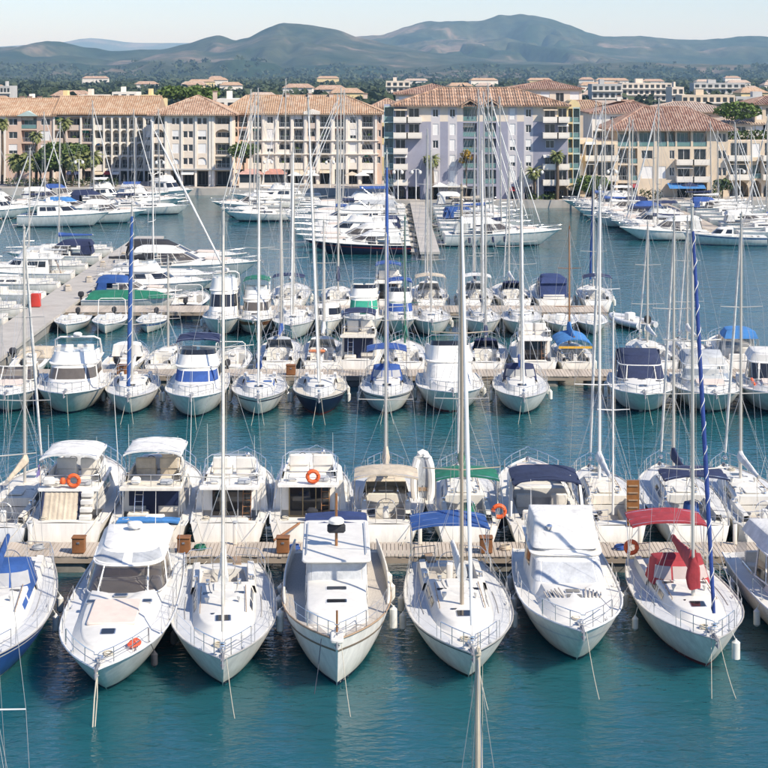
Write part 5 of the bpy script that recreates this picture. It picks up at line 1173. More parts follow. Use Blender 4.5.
def palm(label, x, y, z, hgt, rad=2., m=L_PALM, n=34, skirt=True, group=None):
    r = empty('palm_tree', (x, y, z), 0, label, 'palm tree', group)
    MB().tube([(0, 0, -.1), (.1, 0, hgt * .4), (.05, .05, hgt * .75), (0, 0, hgt)], .26, 8, .2).build('trunk', BARK, r)
    f = MB()
    for i in range(n):
        a = i * 2.39996; el = R(lerp(78, -35, (i / n) ** .8)); ln = rad * tr_.uniform(.85, 1.1); prev = None; dv = Vector((math.cos(a), math.sin(a), 0)); side = Vector((-math.sin(a), math.cos(a), 0)); p = Vector((0, 0, hgt)); pts = []
        for k in range(7): pts.append(p.copy()); p = p + (dv * math.cos(el) + Vector((0, 0, math.sin(el)))) * ln / 6; el -= R(15)
        for k in range(1, 6):
            w = rad * .32 * math.sin(k / 6 * math.pi * .9 + .3)
            for sg in (1, -1):
                tip = pts[k] + side * sg * w + (pts[k + 1] - pts[k]) * .9 - Vector((0, 0, w * .5)); f.add([pts[k], pts[k + 1], tip], [(0, 1, 2)]); tip2 = pts[k] + side * sg * w * .9 + (pts[k + 1] - pts[k]) * .35 - Vector((0, 0, w * .45)); f.add([pts[k] * .5 + pts[k - 1] * .5, pts[k] * .55 + pts[k + 1] * .45, tip2], [(0, 1, 2)])
    f.build('crown', m, r, None)
    if skirt:
        s = MB(); leaves(s, (0, 0, hgt - .5), .5, .5, .6, 60, .25); s.build('dead_fronds', L_DRY, r, None)
gz = 1.06
palm('tall palm rising in front of the rose block dormer', X(36, 279), 279, gz, Z(134, 279) - 1.4, 1.5); palm('tall palm beside the tall loggia column of the rose block', X(64, 279), 279, gz, Z(122, 279) - 1.2, 1.7); palm('palm at the edge of the rose block', X(2, 279), 279, gz, Z(122, 279) - 1.2, 1.6)
palm('short pale palm with dry fronds beside the dark tree', X(18, 275), 275, gz, Z(160, 275) - 1.06, 2.3, L_PALM, 44)
tree('broad_tree', 'broad dark tree with bright top on the palm promenade', X(62, 276), 276, gz, 7.6, 5.0, 2.9, L_MID, 5000, .33, 16, .7); palm('bushy palm growing out of the broad dark tree', X(62, 274), 274, gz, 5.2, 2.6, L_PALM, 50); palm('low palm with yellowish crown on the promenade', X(83, 275), 275, gz, 4.4, 1.9, L_PALM, 36); tree('broad_tree', 'small dark tree under the palms on the promenade', X(40, 276), 276, gz, 5, 2.4, 1.9, L_DARK, 1300, .28, 8)
palm('bushy palm between the dark tree and the promenade lamp', X(72, 273), 273, gz, 4.6, 2.4, L_PALM, 46); palm('leaning pale palm at the foot of the rose block', X(30, 274), 274, gz, 4.2, 2.2, L_PALM, 44); palm('bright palm at the promenade end near the arcades', X(92, 275), 275, gz, 4.8, 2.0, L_PALM, 40); tree('broad_tree', 'full bright green tree between the promenade palms', X(50, 274.5), 274.5, gz, 6.2, 3.2, 2.2, L_MID, 2400, .26, 12, .5)
palm('palm standing before the violet wall', X(432, 241.5 + 3), 244.8, gz, Z(160, 245) - 1.06, 1.5); tree('flowering_tree', 'small yellow leaved tree in front of the violet block', X(466, 244.6), 244.6, gz, Z(150, 245) - 1.06, 1.1, 1.3, L_YEL, 500, .18, 6, .2); palm('tall palm at the corner of the violet block', X(557, 244.6), 244.6, gz, Z(155, 245) - 1.06, 1.4); palm('shorter palm near the corner of the violet block', X(534, 244.6), 244.6, gz, Z(172, 245) - 1.06, 1.5)
tree('round_tree', 'round bright green tree on the quay before the terraces', X(592, 245.5), 245.5, gz, Z(174, 245) - 1.06, 3.1, 1.5, L_LIGHT, 2200, .22, 12, .3); tree('quay_tree', 'drooping green tree between the cream wing and the long block', X(243, 271), 271, gz, Z(139, 271) - 1.06, 2.9, 2.0, L_MID, 1300, .24, 9)
tree('umbrella_pine', 'broad bright pine rising behind the cream wing roof', X(182, 330), 330, gz, Z(80, 330) - 1.06, 5.5, 2.6, L_LIGHT, 2200, .4, 12, .5, flat=True); tree('umbrella_pine', 'bright pine beside the broad pine behind the cream wing', X(200, 340), 340, gz, Z(83, 340) - 1.06, 4.2, 2.4, L_LIGHT, 1400, .4, 9, .5, flat=True)
tree('quay_tree', 'leafy tree beside the terrace awning', X(722, 247), 247, gz, 3.2, 1.8, 1.2, L_DARK, 700, .2, 7, .25)
def hedge(label, px0, px1, y, hgt, m=L_DARK, dep=1.0):
    h = MB(); x0, x1 = X(px0, y), X(px1, y); n = int((x1 - x0) * hgt * 60)
    for _ in range(n):
        p = Vector((tr_.uniform(x0, x1), y + tr_.uniform(-dep / 2, dep / 2), gz + hgt * tr_.random() ** .7 * (.8 + .3 * noise.noise(Vector((_ * .01, 0, 0)))))); a = Vector((tr_.gauss(0, 1), tr_.gauss(0, 1), tr_.gauss(0, 1))).normalized() * .16; b = a.cross(Vector((1, .3, .5))).normalized() * .1; h.add([p + a, p + b, p - a, p - b], [(0, 1, 2, 3)])
    tag(h.build('hedge', m, None, None), label, 'hedge')
hedge('dark hedge along the promenade below the rose block', 5, 118, 273, 1.6); hedge('low hedge at the foot of the violet block', 528, 556, 244.2, 1.1, L_MID); hedge('tall green hedge beside the blue terrace awning', 704, 722, 245, 1.6, L_MID); hedge('hedge beneath the wide roofed block', 640, 662, 246, 1.7, L_DARK); hedge('roof garden greenery above the arcaded block', 728, 770, dF + 4, 10.6, L_DARK, 1.5) if False else None
g = MB(); leaves(g, (0, 0, .6), 6.5, 1.2, .8, 900, .25); o = g.build('roof_shrub', L_DARK, None, None); o.location = (X(752, 256), 256, F3.top + 1.06); tag(o, 'dark shrubs of the roof garden on the arcaded block', 'shrubs')
g = MB(); leaves(g, (0, 0, 1.4), 4.5, 2.5, 1.6, 900, .35); o = g.build('garden_shrub', L_LIGHT, None, None); o.location = (X(735, 300), 298, Z(118, 300)); tag(o, 'bright green garden shrubs between the tiled roofs', 'shrubs')
# woodland of the plain
wd = MB()
for i in range(10500):
    d = 380 * math.exp(tr_.random() ** .75 * 2.35); x = tr_.uniform(-.33, .33) * d; hh = tr_.uniform(5, 10) * (1 if d > 700 else .8); rr = tr_.uniform(1.8, 4.2) * (1 + d / 2200)
    c = Vector((x, d, 1 + hh * .5 + (ground_z(x, d) - 1 if d > 2600 else 0)))
    leaves(wd, c, rr, rr, hh * .5, 15 if d < 1500 else 11, rr * .5, .2)
wo = wd.build('woodland', L_FAR, None, None, 'stuff'); wo['label'] = 'hazy green woodland covering the plain below the hills'; wo['category'] = 'woodland'

# ------------------------------------------------------------------ quay furniture
def lamp(px, y, label, h=4.6):
    r = empty('street_lamp', (X(px, y), y, gz), 0, label, 'street lamp', 'white twin globe lamps along the quay'); MB().tube([(0, 0, 0), (0, 0, h)], .09, 8, .06).build('post', MASTW, r)
    MB().tube([(-.6, 0, h - .25), (-.3, 0, h - .05), (.3, 0, h - .05), (.6, 0, h - .25)], .04, 5).build('cross_arm', MASTW, r)
    for sx in (-.6, .6): MB().lathe([(.05, .05), (.22, -.05), (.26, -.3), (.14, -.5), (0, -.52)], (sx, 0, h - .25), 10).build('lamp_shade', WHITE, r)
for px, y, w_ in ((79, 271, 'the promenade palms'), (398, 244, 'the violet block'), (416, 244, 'the violet block'), (538, 244, 'the violet block'), (541, 247, 'the violet block'), (330, 270, 'the long loggia block'), (268, 271, 'the reddish roofed kiosk'), (612, 245, 'the round green tree'), (740, 245, 'the arcaded terrace block'), (160, 270, 'the cream corner wing')): lamp(px, y, 'white twin globe street lamp on the quay by ' + w_)
def kiosk(px0, px1, label, m, y=270.2):
    x0, x1 = X(px0, y), X(px1, y); r = empty('quay_kiosk', ((x0 + x1) / 2, y, gz), 0, label, 'kiosk'); w = (x1 - x0) / 2
    MB().box(-w, w, 0, 3, 0, .8).box(-w, -w + .12, 0, 3, .8, 2.2).box(w - .12, w, 0, 3, .8, 2.2).box(-w + .12, w - .12, 2.9, 3, .8, 2.2).build('kiosk_wall', W_WHITE, r, None)
    MB().box(-w + .14, w - .14, .06, .1, .84, 2.16).build('kiosk_window', PANE, r, None)
    MB().add([(-w - .2, -.3, 2.2), (w + .2, -.3, 2.2), (w + .2, 3.2, 2.2), (-w - .2, 3.2, 2.2), (-w + .9, 1.4, 3.0), (w - .9, 1.4, 3.0)], [(0, 1, 5, 4), (2, 3, 4, 5), (1, 2, 5), (3, 0, 4), (0, 3, 2, 1)]).build('kiosk_roof', m, r, None)
kiosk(239, 261, 'white kiosk with pink pointed roof on the quay', cloth('pink', (.55, .33, .28))); kiosk(263.5, 285, 'white kiosk with reddish pointed roof and blue tinted window on the quay', cloth('terracotta', (.50, .24, .18)))
for i, (px, c) in enumerate(((295, C_WHITE), (303, C_BEIGE), (312, C_WHITE), (352, C_BEIGE), (362, C_WHITE), (690, C_NAVY), (440, C_WHITE), (452, C_GREY))):
    y = (270.4 if px < 380 else 244.5) + (i % 2) * .8; r = empty('parasol', (X(px, y), y, gz), 0, 'square %s cafe parasol on the quay before the %s' % (c.name.split('_')[1], 'long loggia block' if px < 380 else 'blue terrace awning' if px > 600 else 'violet block'), 'parasol', 'cafe parasols on the quay'); MB().tube([(0, 0, 0), (0, 0, 2.4)], .03, 6).build('pole', ALU, r)
    MB().add([(-1.2, -1.2, 2.0), (1.2, -1.2, 2.0), (1.2, 1.2, 2.0), (-1.2, 1.2, 2.0), (0, 0, 2.6), (0, 0, 2.4)], [(0, 1, 4), (1, 2, 4), (2, 3, 4), (3, 0, 4), (1, 0, 5), (2, 1, 5), (3, 2, 5), (0, 3, 5)]).build('canopy', c, r, None)
NONSKIDW = mat('deck_nonskid_white', (.66, .66, .65), .75, .1, 3, bump=.2, bscale=120); C_NAVYB = cloth('bright_navy', (.018, .05, .22)); C_NAVY2B = cloth('indigo', (.02, .030, .078)); C_EMER = cloth('emerald', (.03, .30, .20))
C_BEIGEW = cloth('sailcloth', (.62, .58, .52))
# ------------------------------------------------------------------ the boats
def at(px, d): return (X(px, d), d)
# --- row nearest the open water, sterns to the first pontoon
b = sail_boat('blue hulled sailing yacht with royal blue sprayhood, berthed beside the hardtop cruiser', at(14, 64.2), at(-27, 51.6), 4.0, 1.45, 1.1, BLUEH, WHITE, (.14, .20), True, WHITE, 15.5, .55, hood=C_ROYAL, q=2, cover=C_ROYAL, winm=BLUEH)
for t in (.62, .7, .8): b.hatch(t * b.h.L, -.32 * 2 * (1 - t), b.h.dz(t * b.h.L) + .30 * (1 - (t - .6)), .34, .62, BLUEH)
b = express('white motor cruiser with hardtop, brown windscreen and pale pink sunpad', at(141, 64.6), at(96.5, D(671, 1.55)), 3.85, 1.6, 1.15, 'hardtop', sx=.085, toph=.85, q=2, fenders=0, lines=0, side=NONSKIDW, rub=GREYW)
b.fender(.80, 1, C_BLACK, .5, .11, .3); b.fender(.62, 1, C_BLACK, .5, .11, .35); b.fender(.45, -1)
m = MB(); L = b.h.L
for i in range(7): m.torus((.86 * L - i * .05, -.0 + .85 + .03 * i, b.h.dz(.86 * L) + .12 + .02 * (i % 3)), .11, .024, (.2 + .1 * i, .5, 1), 12, 5)
b.p(m, 'coiled_rope', mat('rope_red', (.62, .10, .05), .8, .3, 8))
p0 = Vector((L - .05, .02, b.h.dz(L) + .02)); b.p(MB().tube([p0, p0 + Vector((.25, -.06, -.8)), p0 + Vector((.62, -.1, -2.1))], .024, 6), 'mooring_line', ROPE); b.p(MB().tube([p0, p0 + Vector((.2, .02, -.8)), p0 + Vector((.6, -.04, -2.1))], .018, 6), 'mooring_line', ROPE)
b = sail_boat('white sailing yacht with bare sprayhood frame, thin blue boot stripe and furled white jib', at(224, 63.4), at(222.5, D(661, 1.4)), 3.75, 1.45, 1.1, WHITE, None, boot=NAVY, mast_h=13.7, mast_x=.60, mastm=ALU, q=2, cover=C_WHITE, coverlen=.6, furl=C_BEIGEW, furl_r=.045, fenders=1, lines=1)
gangway(b, .5)
b = trawler('cream trawler with covered wheelhouse windows, white radar dome and navy aft awning', at(336, 64.4), at(337, D(640, 1.95)), 3.85)
b = sail_boat('white sailing yacht with blue bimini, brown mast and thick white furled jib', at(447, 63.8), at(473, D(655, 1.35)), 3.75, 1.4, 1.08, WHITE, NAVY, (.08, .12), True, BLACKH, 14.4, .62, mastm=mat('mast_bronze', (.42, .35, .27), .4, .15, .8, metal=.3), q=2, bimini=C_ROYAL, cover=C_WHITE, coverlen=1.3, furl=MASTW, furl_r=.06, fenders=2, lines=1)
gangway(b, -.6, 2.1)
b = flybridge('white flybridge cruiser with grey covered windscreen and slatted foredeck', at(556, 65.2), at(583, D(633, 1.7)), 3.75, 1.75, 1.15, WHITE, GREYW, (.5, .58), screen=C_GREY2, q=2, househ=1.05, flyh=.6, hp=.4, hf=.07, hft=.11, aft='doors', fenders=2, flyscreen=False, ladder=False)
L = b.h.L
for i in range(5):
    for sd in (1, -1): b.p(MB().rbox(.685 * L - i * .03, sd * (.42 + i * .135), b.h.dz(.7 * L) + .37 - i * .028, b.h.dz(.7 * L) + .41 - i * .028, 1.0 - i * .1, .05, .02, .008, ang=-sd * .12), 'deck_slat', TEAKG)
b.hatch(.66 * L, 0, b.h.dz(.66 * L) + .35, .42, .55); b.hatch(.715 * L, 0, b.h.dz(.7 * L) + .335, .42, .6)
sh = Shell((.18 * L, .33 * L, .415 * L, 1.3, 1.25), (.18 * L, .28 * L, .32 * L, 1.2, 1.12), b.zf2 + .1, b.zf2 + 1.0, .32); b.p(sh.body(24, aft=False, camber=.05, lip=.03), 'bridge_cover', C_WHITE)
b.p(MB().lathe([(0, 0), (.55, .0), (.6, .12), (.45, .25), (0, .32)], (.22 * L, .3, b.zf2 + .05), 16), 'dinghy_cover', C_WHITE)
b = sail_boat('white sailing yacht with red awning, red sprayhood and blue wrapped jib', at(661, 64.0), at(716.5, D(642, 1.42)), 3.85, 1.5, 1.12, WHITE, REDH, (.0, .0), False, mat('boot_maroon', (.16, .025, .03), .5), 13.7, .62, hood=C_RED, bimini=C_RED, cover=C_RED, coverlen=1.5, furl=C_NAVYB, furl_r=.07, wrap=C_WHITE, q=2, fenders=1, lines=2)
gangway(b, .7, 1.9)
L = b.h.L; b.lifebuoy((.03 * L, -1.2, b.h.dz(0) + .5), (1, 0, .1), .22, False); b.p(MB().grid([[(.62 * L + .05 + .13 * abs(math.cos(a)) ** .6 * (1 if math.cos(a) > 0 else -1), r_ * abs(math.sin(a)) ** .6 * (1 if math.sin(a) > 0 else -1) + .02 * math.sin(z_ * 9), b.boom_z + z_ + .03 * math.sin(a * 3)) for a in [k * math.pi / 8 for k in range(16)]] for r_, z_ in ((.05, .55), (.13, .42), (.20, .22), (.24, 0), (.25, -.2), (.24, -.42), (.21, -.55))], cu=True), 'mast_cover', C_RED)
b.fender(.55, -1, FENDW, .5, .11, .5); b.fender(.9, 1, FENDW, .7, .14, .3)
b = express('white motor cruiser with clear sided white canopy next to the red awning yacht', at(766, 64.8), at(868, 52.5), 3.9, 1.6, 1.15, 'screenroof', C_WHITE, q=2, glass=GLASS, fenders=3, toph=1.15, pad=None)

# --- bows outward on the other side of the first pontoon
S1 = P1B + 1.0
def back(px, ln, s=None): s = s or S1; return at(px, s), (X(px, s), s + ln)
b = sail_boat('grey white sailing boat with wooden deck at the end of the pontoon row', *back(-4, 9.5), 3.3, 1.3, 1.0, GREYW, None, mast_h=11.5, q=1, cover=C_BEIGE, side=TEAKG, cabm=CREAM)
b = flybridge('white flybridge cruiser with white bimini, orange lifebuoy and navy framed cockpit curtain', *back(64, 10.2), 3.45, 1.6, 1.2, WHITE, None, q=2, top='bimini', fx=.1, aft='curtain', buoy=True, househ=1.0, fendm=FENDN, ladder=False)
b.flag(.1 * b.h.L, 1.2, b.zf2 + .1, mat('flag_blue', (.15, .12, .35), .8)); b.p(MB().rbox(.11 * b.h.L, .85, b.zf2 + .1, b.zf2 + .45, .3, .5, .1, .08), 'life_raft', WHITE); b.p(MB().lathe([(0, 0), (.12, .05), (.14, .15), (.08, .28), (0, .3)], (.1 * b.h.L, .25, b.zf2 + .15), 8), 'rescue_light', ORANGE)
b = flybridge('old beige fishing cruiser with white sun top, tall antennas and open dark cockpit', *back(147, 10.0), 3.5, 1.6, 1.1, CREAM, None, q=2, top='bimini', fx=.04, aft='open', househ=1.12, cabm=CREAM, flyscreen=False, seats=C_BEIGE, flyh=.5, frame=CREAM)
b.p(arched(.0, .07 * b.h.L, 1.3, b.h.dz(0) + .12, .02, .02), 'transom_tarpaulin', C_SKY); L = b.h.L
for sy in (-1.5, 1.45): b.p(MB().tube([(.22 * L, sy, 1.4), (.14 * L, sy * 1.15, 7.4)], .022, 6, .008), 'fishing_rod', MASTW)
b.p(MB().rbox(.09 * L, -.2, b.zf, b.zf + .55, .5, .8, .06, .04), 'bait_table', WHITE)
b = flybridge('rounded white motor yacht with sliding cockpit doors and railed upper deck', *back(227, 9.6), 3.35, 1.6, 1.2, WHITE, NAVY, (.62, .68), q=2, aft='doors', househ=1.08, hw=.93, flyh=.4, arch=2, flyscreen=True)
b = flybridge('rounded white motor yacht with orange lifebuoy above the dark cockpit doors', *back(307, 9.8), 3.4, 1.65, 1.2, WHITE, None, q=2, aft='doors', househ=1.18, hw=.93, flyh=.4, arch=2, buoy=True, frame=GOLD)
b.p(MB().rbox(.02 * b.h.L, -.2, b.zf + .2, b.zf + .95, .35, .5, .14, .12), 'outboard_motor', C_BLACK); b.p(MB().tube([(.05, .3, 1.2), (-1.1, 1.3, .8)], .05, 6), 'gangway_pole', VARN)
b = sail_boat('white ketch style yacht with beige bimini and a dinghy hoisted upright beside it', *back(386, 9.8), 3.45, 1.4, 1.15, WHITE, None, mast_h=11., q=2, bimini=C_BEIGE, hood=C_BEIGE, cover=C_BEIGE, coverlen=1.2, mast_x=.6, cabm=CREAM)
rr_ = b; L = b.h.L
d = rr_.h; dg = MB(); n = 20
dg.tube([(.42 * L + .12 * math.sin(t * 2 * math.pi), -1.62 + .42 * math.cos(t * 2 * math.pi) * (1 if math.cos(t * 2 * math.pi) < 0 else .9), 1.9 + 1.25 * math.sin(t * 2 * math.pi)) for t in [i / n for i in range(n)]], .17, 8, closed=True)
r = empty('inflatable_dinghy', (0, 0, 0), 0, 'white inflatable dinghy stood upright on the beige bimini yacht', 'dinghy'); r.location = b.root.location; r.rotation_euler = b.root.rotation_euler
dg.build('air_tube', WHITE, r); MB().grid([[(.42 * L + .02, -1.62 + a, 1.9 + c) for a in (-.33, .33)] for c in (-1.05, 1.05)]).build('dinghy_floor', C_GREY, r); MB().box(.42 * L - .02, .42 * L + .1, -1.95, -1.3, 1.5, 1.66).build('thwart', TEAK, r)
b = sail_boat('white sailing yacht with dark green bimini, green wheel cover and orange horseshoe buoy', *back(468, 9.8), 3.4, 1.35, 1.1, WHITE, None, mast_h=11.3, q=2, bimini=C_GREEN, cover=C_GREEN, coverlen=.8, mast_x=.6)
b.lifebuoy((.02 * b.h.L, -1.3, b.h.dz(0) + .5), (1, 0, .1), .25, True); b.p(MB().lathe([(0, 0), (.3, .02), (.36, .4), (.3, .8), (0, .85)], (.14 * b.h.L, -.05, b.zf + .15), 10), 'wheel_cover', C_GREEN)
b = express('white motor cruiser with navy bimini over the cockpit behind the grey screen flybridge', *back(549, 10.2), 3.6, 1.55, 1.15, None, q=2, arch='bimini', topm=C_NAVY2B, glass=GLASS, fendm=FENDN)
b.p(arched(.10 * b.h.L, .32 * b.h.L, 1.35, b.h.dz(.1 * b.h.L) + 1.5, .22, .16), 'sun_canopy', C_NAVY2B)
for sd in (1, -1): b.p(MB().grid([[(lerp(.04, .12, v) * b.h.L + q, sd * 1.38, lerp(1.2, 2.75, v)) for q in (0, .35)] for v in (0, .5, 1)]), 'canopy_flap', C_NAVY2B)
b = sail_boat('old ketch with blue striped hull and a wooden gangplank raised at its stern', *back(618, 9.6), 3.2, 1.35, 1.1, WHITE, BLUEH, (.12, .24), True, BLUEH, 13.2, .62, q=2, cover=C_WHITE, mizzen=8.5, wheel=False, cabm=CREAM, mastm=MASTW)
gp = MB().box(-.05, .05, -.62 - .26, -.62 + .26, 1.1, 3.0); b.p(gp, 'gangplank', VARN)
for i in range(6): b.p(MB().box(-.09, -.052, -.62 - .2, -.62 + .2, 1.25 + i * .3, 1.3 + i * .3), 'gangplank_rung', TEAK)
b = sail_boat('white sailing yacht with navy bimini and blue cockpit cover beside the gangplank ketch', *back(699, 9.8), 3.5, 1.4, 1.1, WHITE, None, mast_h=11.8, q=2, bimini=C_NAVY, cover=C_NAVY, coverlen=1.1, mast_x=.62)
b.p(MB().lathe([(0, 0), (.32, .02), (.38, .45), (.3, .9), (0, .95)], (.13 * b.h.L, .1, b.zf + .15), 10), 'wheel_cover', C_ROYAL)
b = sail_boat('white sailing yacht with bare cockpit, last of the row past the navy bimini yacht', *back(772, 9.8), 3.4, 1.35, 1.05, WHITE, None, mast_h=12, q=2, cover=C_WHITE, mast_x=.62)

# --- second pontoon, bows towards the first
jr = random.Random(3)
def front(bpx, d0, d1, k=.04): a_ = jr.uniform(-.5, .5); return at(bpx + (384 - bpx) * k + jr.uniform(-5, 5), d0 - abs(a_) * .5), at(bpx - 3 * (bpx < 150), d1 + a_)
F2S = P2A - 1.0
express('white cruiser bow with navy fenders next to the brown windowed flybridge', *front(8, F2S, 95), 3.4, 1.45, 1.05, None, q=1, fendm=FENDN, fenders=3)
b = flybridge('white flybridge cruiser with brown windscreen and tubular arch', *front(67, F2S, 94.5), 4.1, 1.6, 1.1, CREAM, None, q=1, glass=GLASSB, arch=1, househ=1.25, cabm=WHITE)
b = sail_boat('white sailing yacht with blue and white wrapped jib beside the brown windowed flybridge', *front(131, F2S, 94.6), 3.3, 1.3, 1.0, WHITE, None, mast_h=10.6, q=1, furl=C_ROYAL, furl_r=.11, wrap=C_WHITE, cover=C_WHITE, rig=.008)
b = flybridge('white flybridge cruiser with royal blue windscreen cover and blue bimini', *front(191, F2S, 93.8), 3.7, 1.6, 1.1, WHITE, None, q=1, screen=C_BLUE, arch=2, top='bimini', topm=C_NAVY, househ=1.2)
b = sail_boat('white sailing yacht with dark stripe and blue hatch covers beside the blue screen flybridge', *front(258, F2S, 94.6), 3.3, 1.3, 1.0, WHITE, NAVY, (.18, .26), True, mast_h=12.3, q=1, cover=C_BLUE, winm=BLUEH, rig=.008, furl=C_WHITE)
for y in (.5, -.5): b.hatch(.55 * b.h.L, y, b.h.dz(.55 * b.h.L) + .36, .5, .55, BLUEH)
b = sail_boat('navy hulled sailing yacht with tall leaning mast', *front(319, F2S, 94.0), 3.5, 1.3, 1.0, NAVY, WHITE, (.10, .14), True, REDH, 17.0, .6, q=1, cover=C_WHITE, roll=-2.4, rig=.008, side=NONSKIDB)
b = sail_boat('white sailing yacht with blue sprayhood and solid blue furled jib', *front(387, F2S, 94.4), 3.5, 1.35, 1.0, WHITE, NAVY, (.10, .16), True, mast_h=13.7, q=1, furl=C_BLUE, furl_r=.10, hood=C_BLUE, cover=C_BLUE, bimini=C_BLUE, rig=.008)
b = flybridge('large white flybridge motor yacht with tubular arch and white windscreen cover', *front(453, F2S, 94.6), 4.0, 1.6, 1.1, WHITE, None, q=1, screen=C_WHITE, arch=2, househ=1.35, flyh=.8, boot=REDH)
b.p(MB().rbox(.33 * b.h.L, 0, b.zf2 + .5, b.zf2 + .85, .3, .7, .1, .08), 'life_jacket', ORANGE)
b = sail_boat('white sailing yacht with blue boom cover at the empty berth', *front(524, F2S + .4, 94.6, .07), 3.4, 1.3, 1.0, WHITE, None, mast_h=12.8, q=1, cover=C_BLUE, hood=C_NAVY, rig=.008)
b = express('white motor cruiser wholly covered aft by a dark navy canopy', *front(645, F2S, 94.6), 3.9, 1.5, 1.1, 'canopy', C_NAVY2B, q=1, cover=C_NAVY2B, pad=None, hatches=2)
b = express('white motor cruiser with grey green windscreen beside the navy canopy cruiser', *front(716, F2S, 94.4), 4.0, 1.5, 1.1, 'screenroof', C_GREY, q=1, glass=GLASSC)
b = express('white motor cruiser with high white canopy and orange lifebuoy', *front(782, F2S, 94.0), 4.2, 1.6, 1.1, 'screenroof', C_WHITE, q=1, glass=GLASS, toph=1.2); b.lifebuoy((.66 * b.h.L, -1.35, b.h.dz(.66 * b.h.L) + .25), (0, 1, .4), .22)
# --- second pontoon, far side
S2 = P2B + .8
def back2(px, ln): a_, b_ = back(px, ln, S2); return a_, (b_[0] + jr.uniform(-.5, .5), b_[1] + jr.uniform(-.4, .4))
open_boat('small white open boat moored behind the brown windowed flybridge', *back2(24, 6.5), 2.3, q=1)
open_boat('small cabin boat with tan roof moored behind the blue wrapped yacht', *back2(118, 7.0), 2.6, 1.0, .8, q=1, cuddy=True, deckm=CREAM)
sail_boat('small white sailboat with slim bare mast behind the blue wrapped yacht', *back2(158, 6.8), 2.4, 1.0, .8, mast_h=6.2, mastm=ALU, q=1, cover=None, boom=False, wheel=False, rig=.008, furl=None, fenders=1)
open_boat('small white runabout with low windscreen next to the blue screen flybridge', *back2(228, 6.6), 2.4, q=1, arch=True)
b = sail_boat('white yacht with a bare canopy frame at the stern, behind the dark striped yacht', *back2(277, 8.8), 3.1, 1.2, 1.0, mast_h=9.8, q=1, cover=C_BLUE, hood=C_GREY, rig=.008)
b = sail_boat('white round sterned yacht carrying an orange dinghy cover', *back2(321, 8.8), 3.1, 1.25, 1.0, mast_h=8.2, q=1, cover=C_WHITE, hood=C_WHITE, rig=.008, mast_x=.66); b.p(MB().rbox(.12 * b.h.L, .3, b.h.dz(.1) + .4, b.h.dz(.1) + .6, .35, 1.1, .1, .08), 'dinghy_cover', mat('rust_orange', (.50, .17, .07), .8))
b = flybridge('white motor cruiser with navy awning stripe behind the blue hooded yacht', *back2(357, 8.6), 3.1, 1.5, 1.1, q=1, top='bimini', topm=C_NAVY, househ=1.3, aft='open', cabm=CREAM)
b = sail_boat('white sailing boat with a green mast and green boom cover', *back2(409, 8.6), 3.0, 1.2, .95, mast_h=8.6, mastm=mat('mast_green', (.03, .13, .09), .4), q=1, cover=C_GREEN, furl=None, rig=.008)
b = sail_boat('white sailing boat with blue boom cover behind the arched flybridge', *back2(486, 8.4), 3.0, 1.2, .95, mast_h=9.5, q=1, cover=C_NAVY, hood=C_NAVY, rig=.008)
b = flybridge('white motor boat with dark windows behind the empty berth edge', *back2(536, 8.2), 3.0, 1.4, 1.0, q=1, househ=1.2, aft='doors')
b = sail_boat('small sailboat with blue and yellow tarpaulin over its boom', *back2(577, 8.0), 3.0, 1.15, .95, mast_h=8.0, mastm=VARN, q=1, cover=C_SKY, coverlen=1.4, furl=None, rig=.008, cabm=CREAM, hullm=CREAM)
b.p(arched(.12 * b.h.L, .6 * b.h.L, 1.15, b.h.dz(.3 * b.h.L) + 1.05, .35, .1), 'tarpaulin', C_SKY); b.p(MB().box(.11 * b.h.L - .03, .11 * b.h.L, -1.1, 1.1, 1.75, 1.9), 'tarpaulin_edge', mat('yellow_trim', (.7, .4, .05), .7))
b = sail_boat('white sailing boat with grey mast behind the navy canopy cruiser', *back2(661, 8.6), 3.1, 1.2, 1.0, mast_h=8.2, q=1, cover=C_WHITE, rig=.008)
b = sail_boat('white sailing boat with white boom cover behind the grey screen cruiser', *back2(701, 8.6), 3.1, 1.2, 1.0, mast_h=8.6, q=1, cover=C_WHITE, rig=.008)
b = express('white motor cruiser with sky blue canvas roof behind the high canopy cruiser', *back2(745, 8.6), 3.2, 1.4, 1.05, 'screenroof', C_SKY, q=1, toph=1.1)
b = sail_boat('white sailing boat moored behind the wholly covered cruiser, slim boom', *back2(622, 8.0), 2.9, 1.15, .95, mast_h=11.5, q=1, cover=C_WHITE, rig=.008) if False else None
# --- third pontoon
F3S = P3A - .9
def front3(px, ln=8., k=.03): return at(px + (384 - px) * k + jr.uniform(-4, 4), F3S - jr.uniform(0, .5)), at(px, F3S - ln)
open_boat('small white open boat with low screen near the red cabinet', *front3(65, 6.6), 2.6, q=1, arch=False)
open_boat('small white open boat with a white roll bar near the red cabinet', *front3(104, 6.6), 2.6, q=1, arch=True)
open_boat('small white boat with pale blue trim at the short pontoon', *front3(146, 6.2), 2.3, q=1, stripe=BLUEH)
flybridge('tall white flybridge boat with dark upper windscreen on the short pontoon', *front3(219, 8.5), 3.1, 1.5, 1.1, q=1, househ=1.9, flyh=.8, arch=1)
flybridge('white cabin boat with green roof and varnished hull band', *front3(253, 8.2), 2.9, 1.4, 1.0, CREAM, VARN, (.2, .5), q=1, top='bimini', topm=C_GREEN, househ=1.3, glass=GLASSB)
sail_boat('white sailing yacht with tall mast and sharp bow on the short pontoon', *front3(291, 10.5), 3.3, 1.35, 1.05, mast_h=13.2, q=1, cover=C_WHITE, rig=.009)
open_boat('white cabin boat with blue tinted windows on the short pontoon', *front3(327, 8), 2.9, 1.3, 1.0, q=1, cuddy=True, outboard=False)
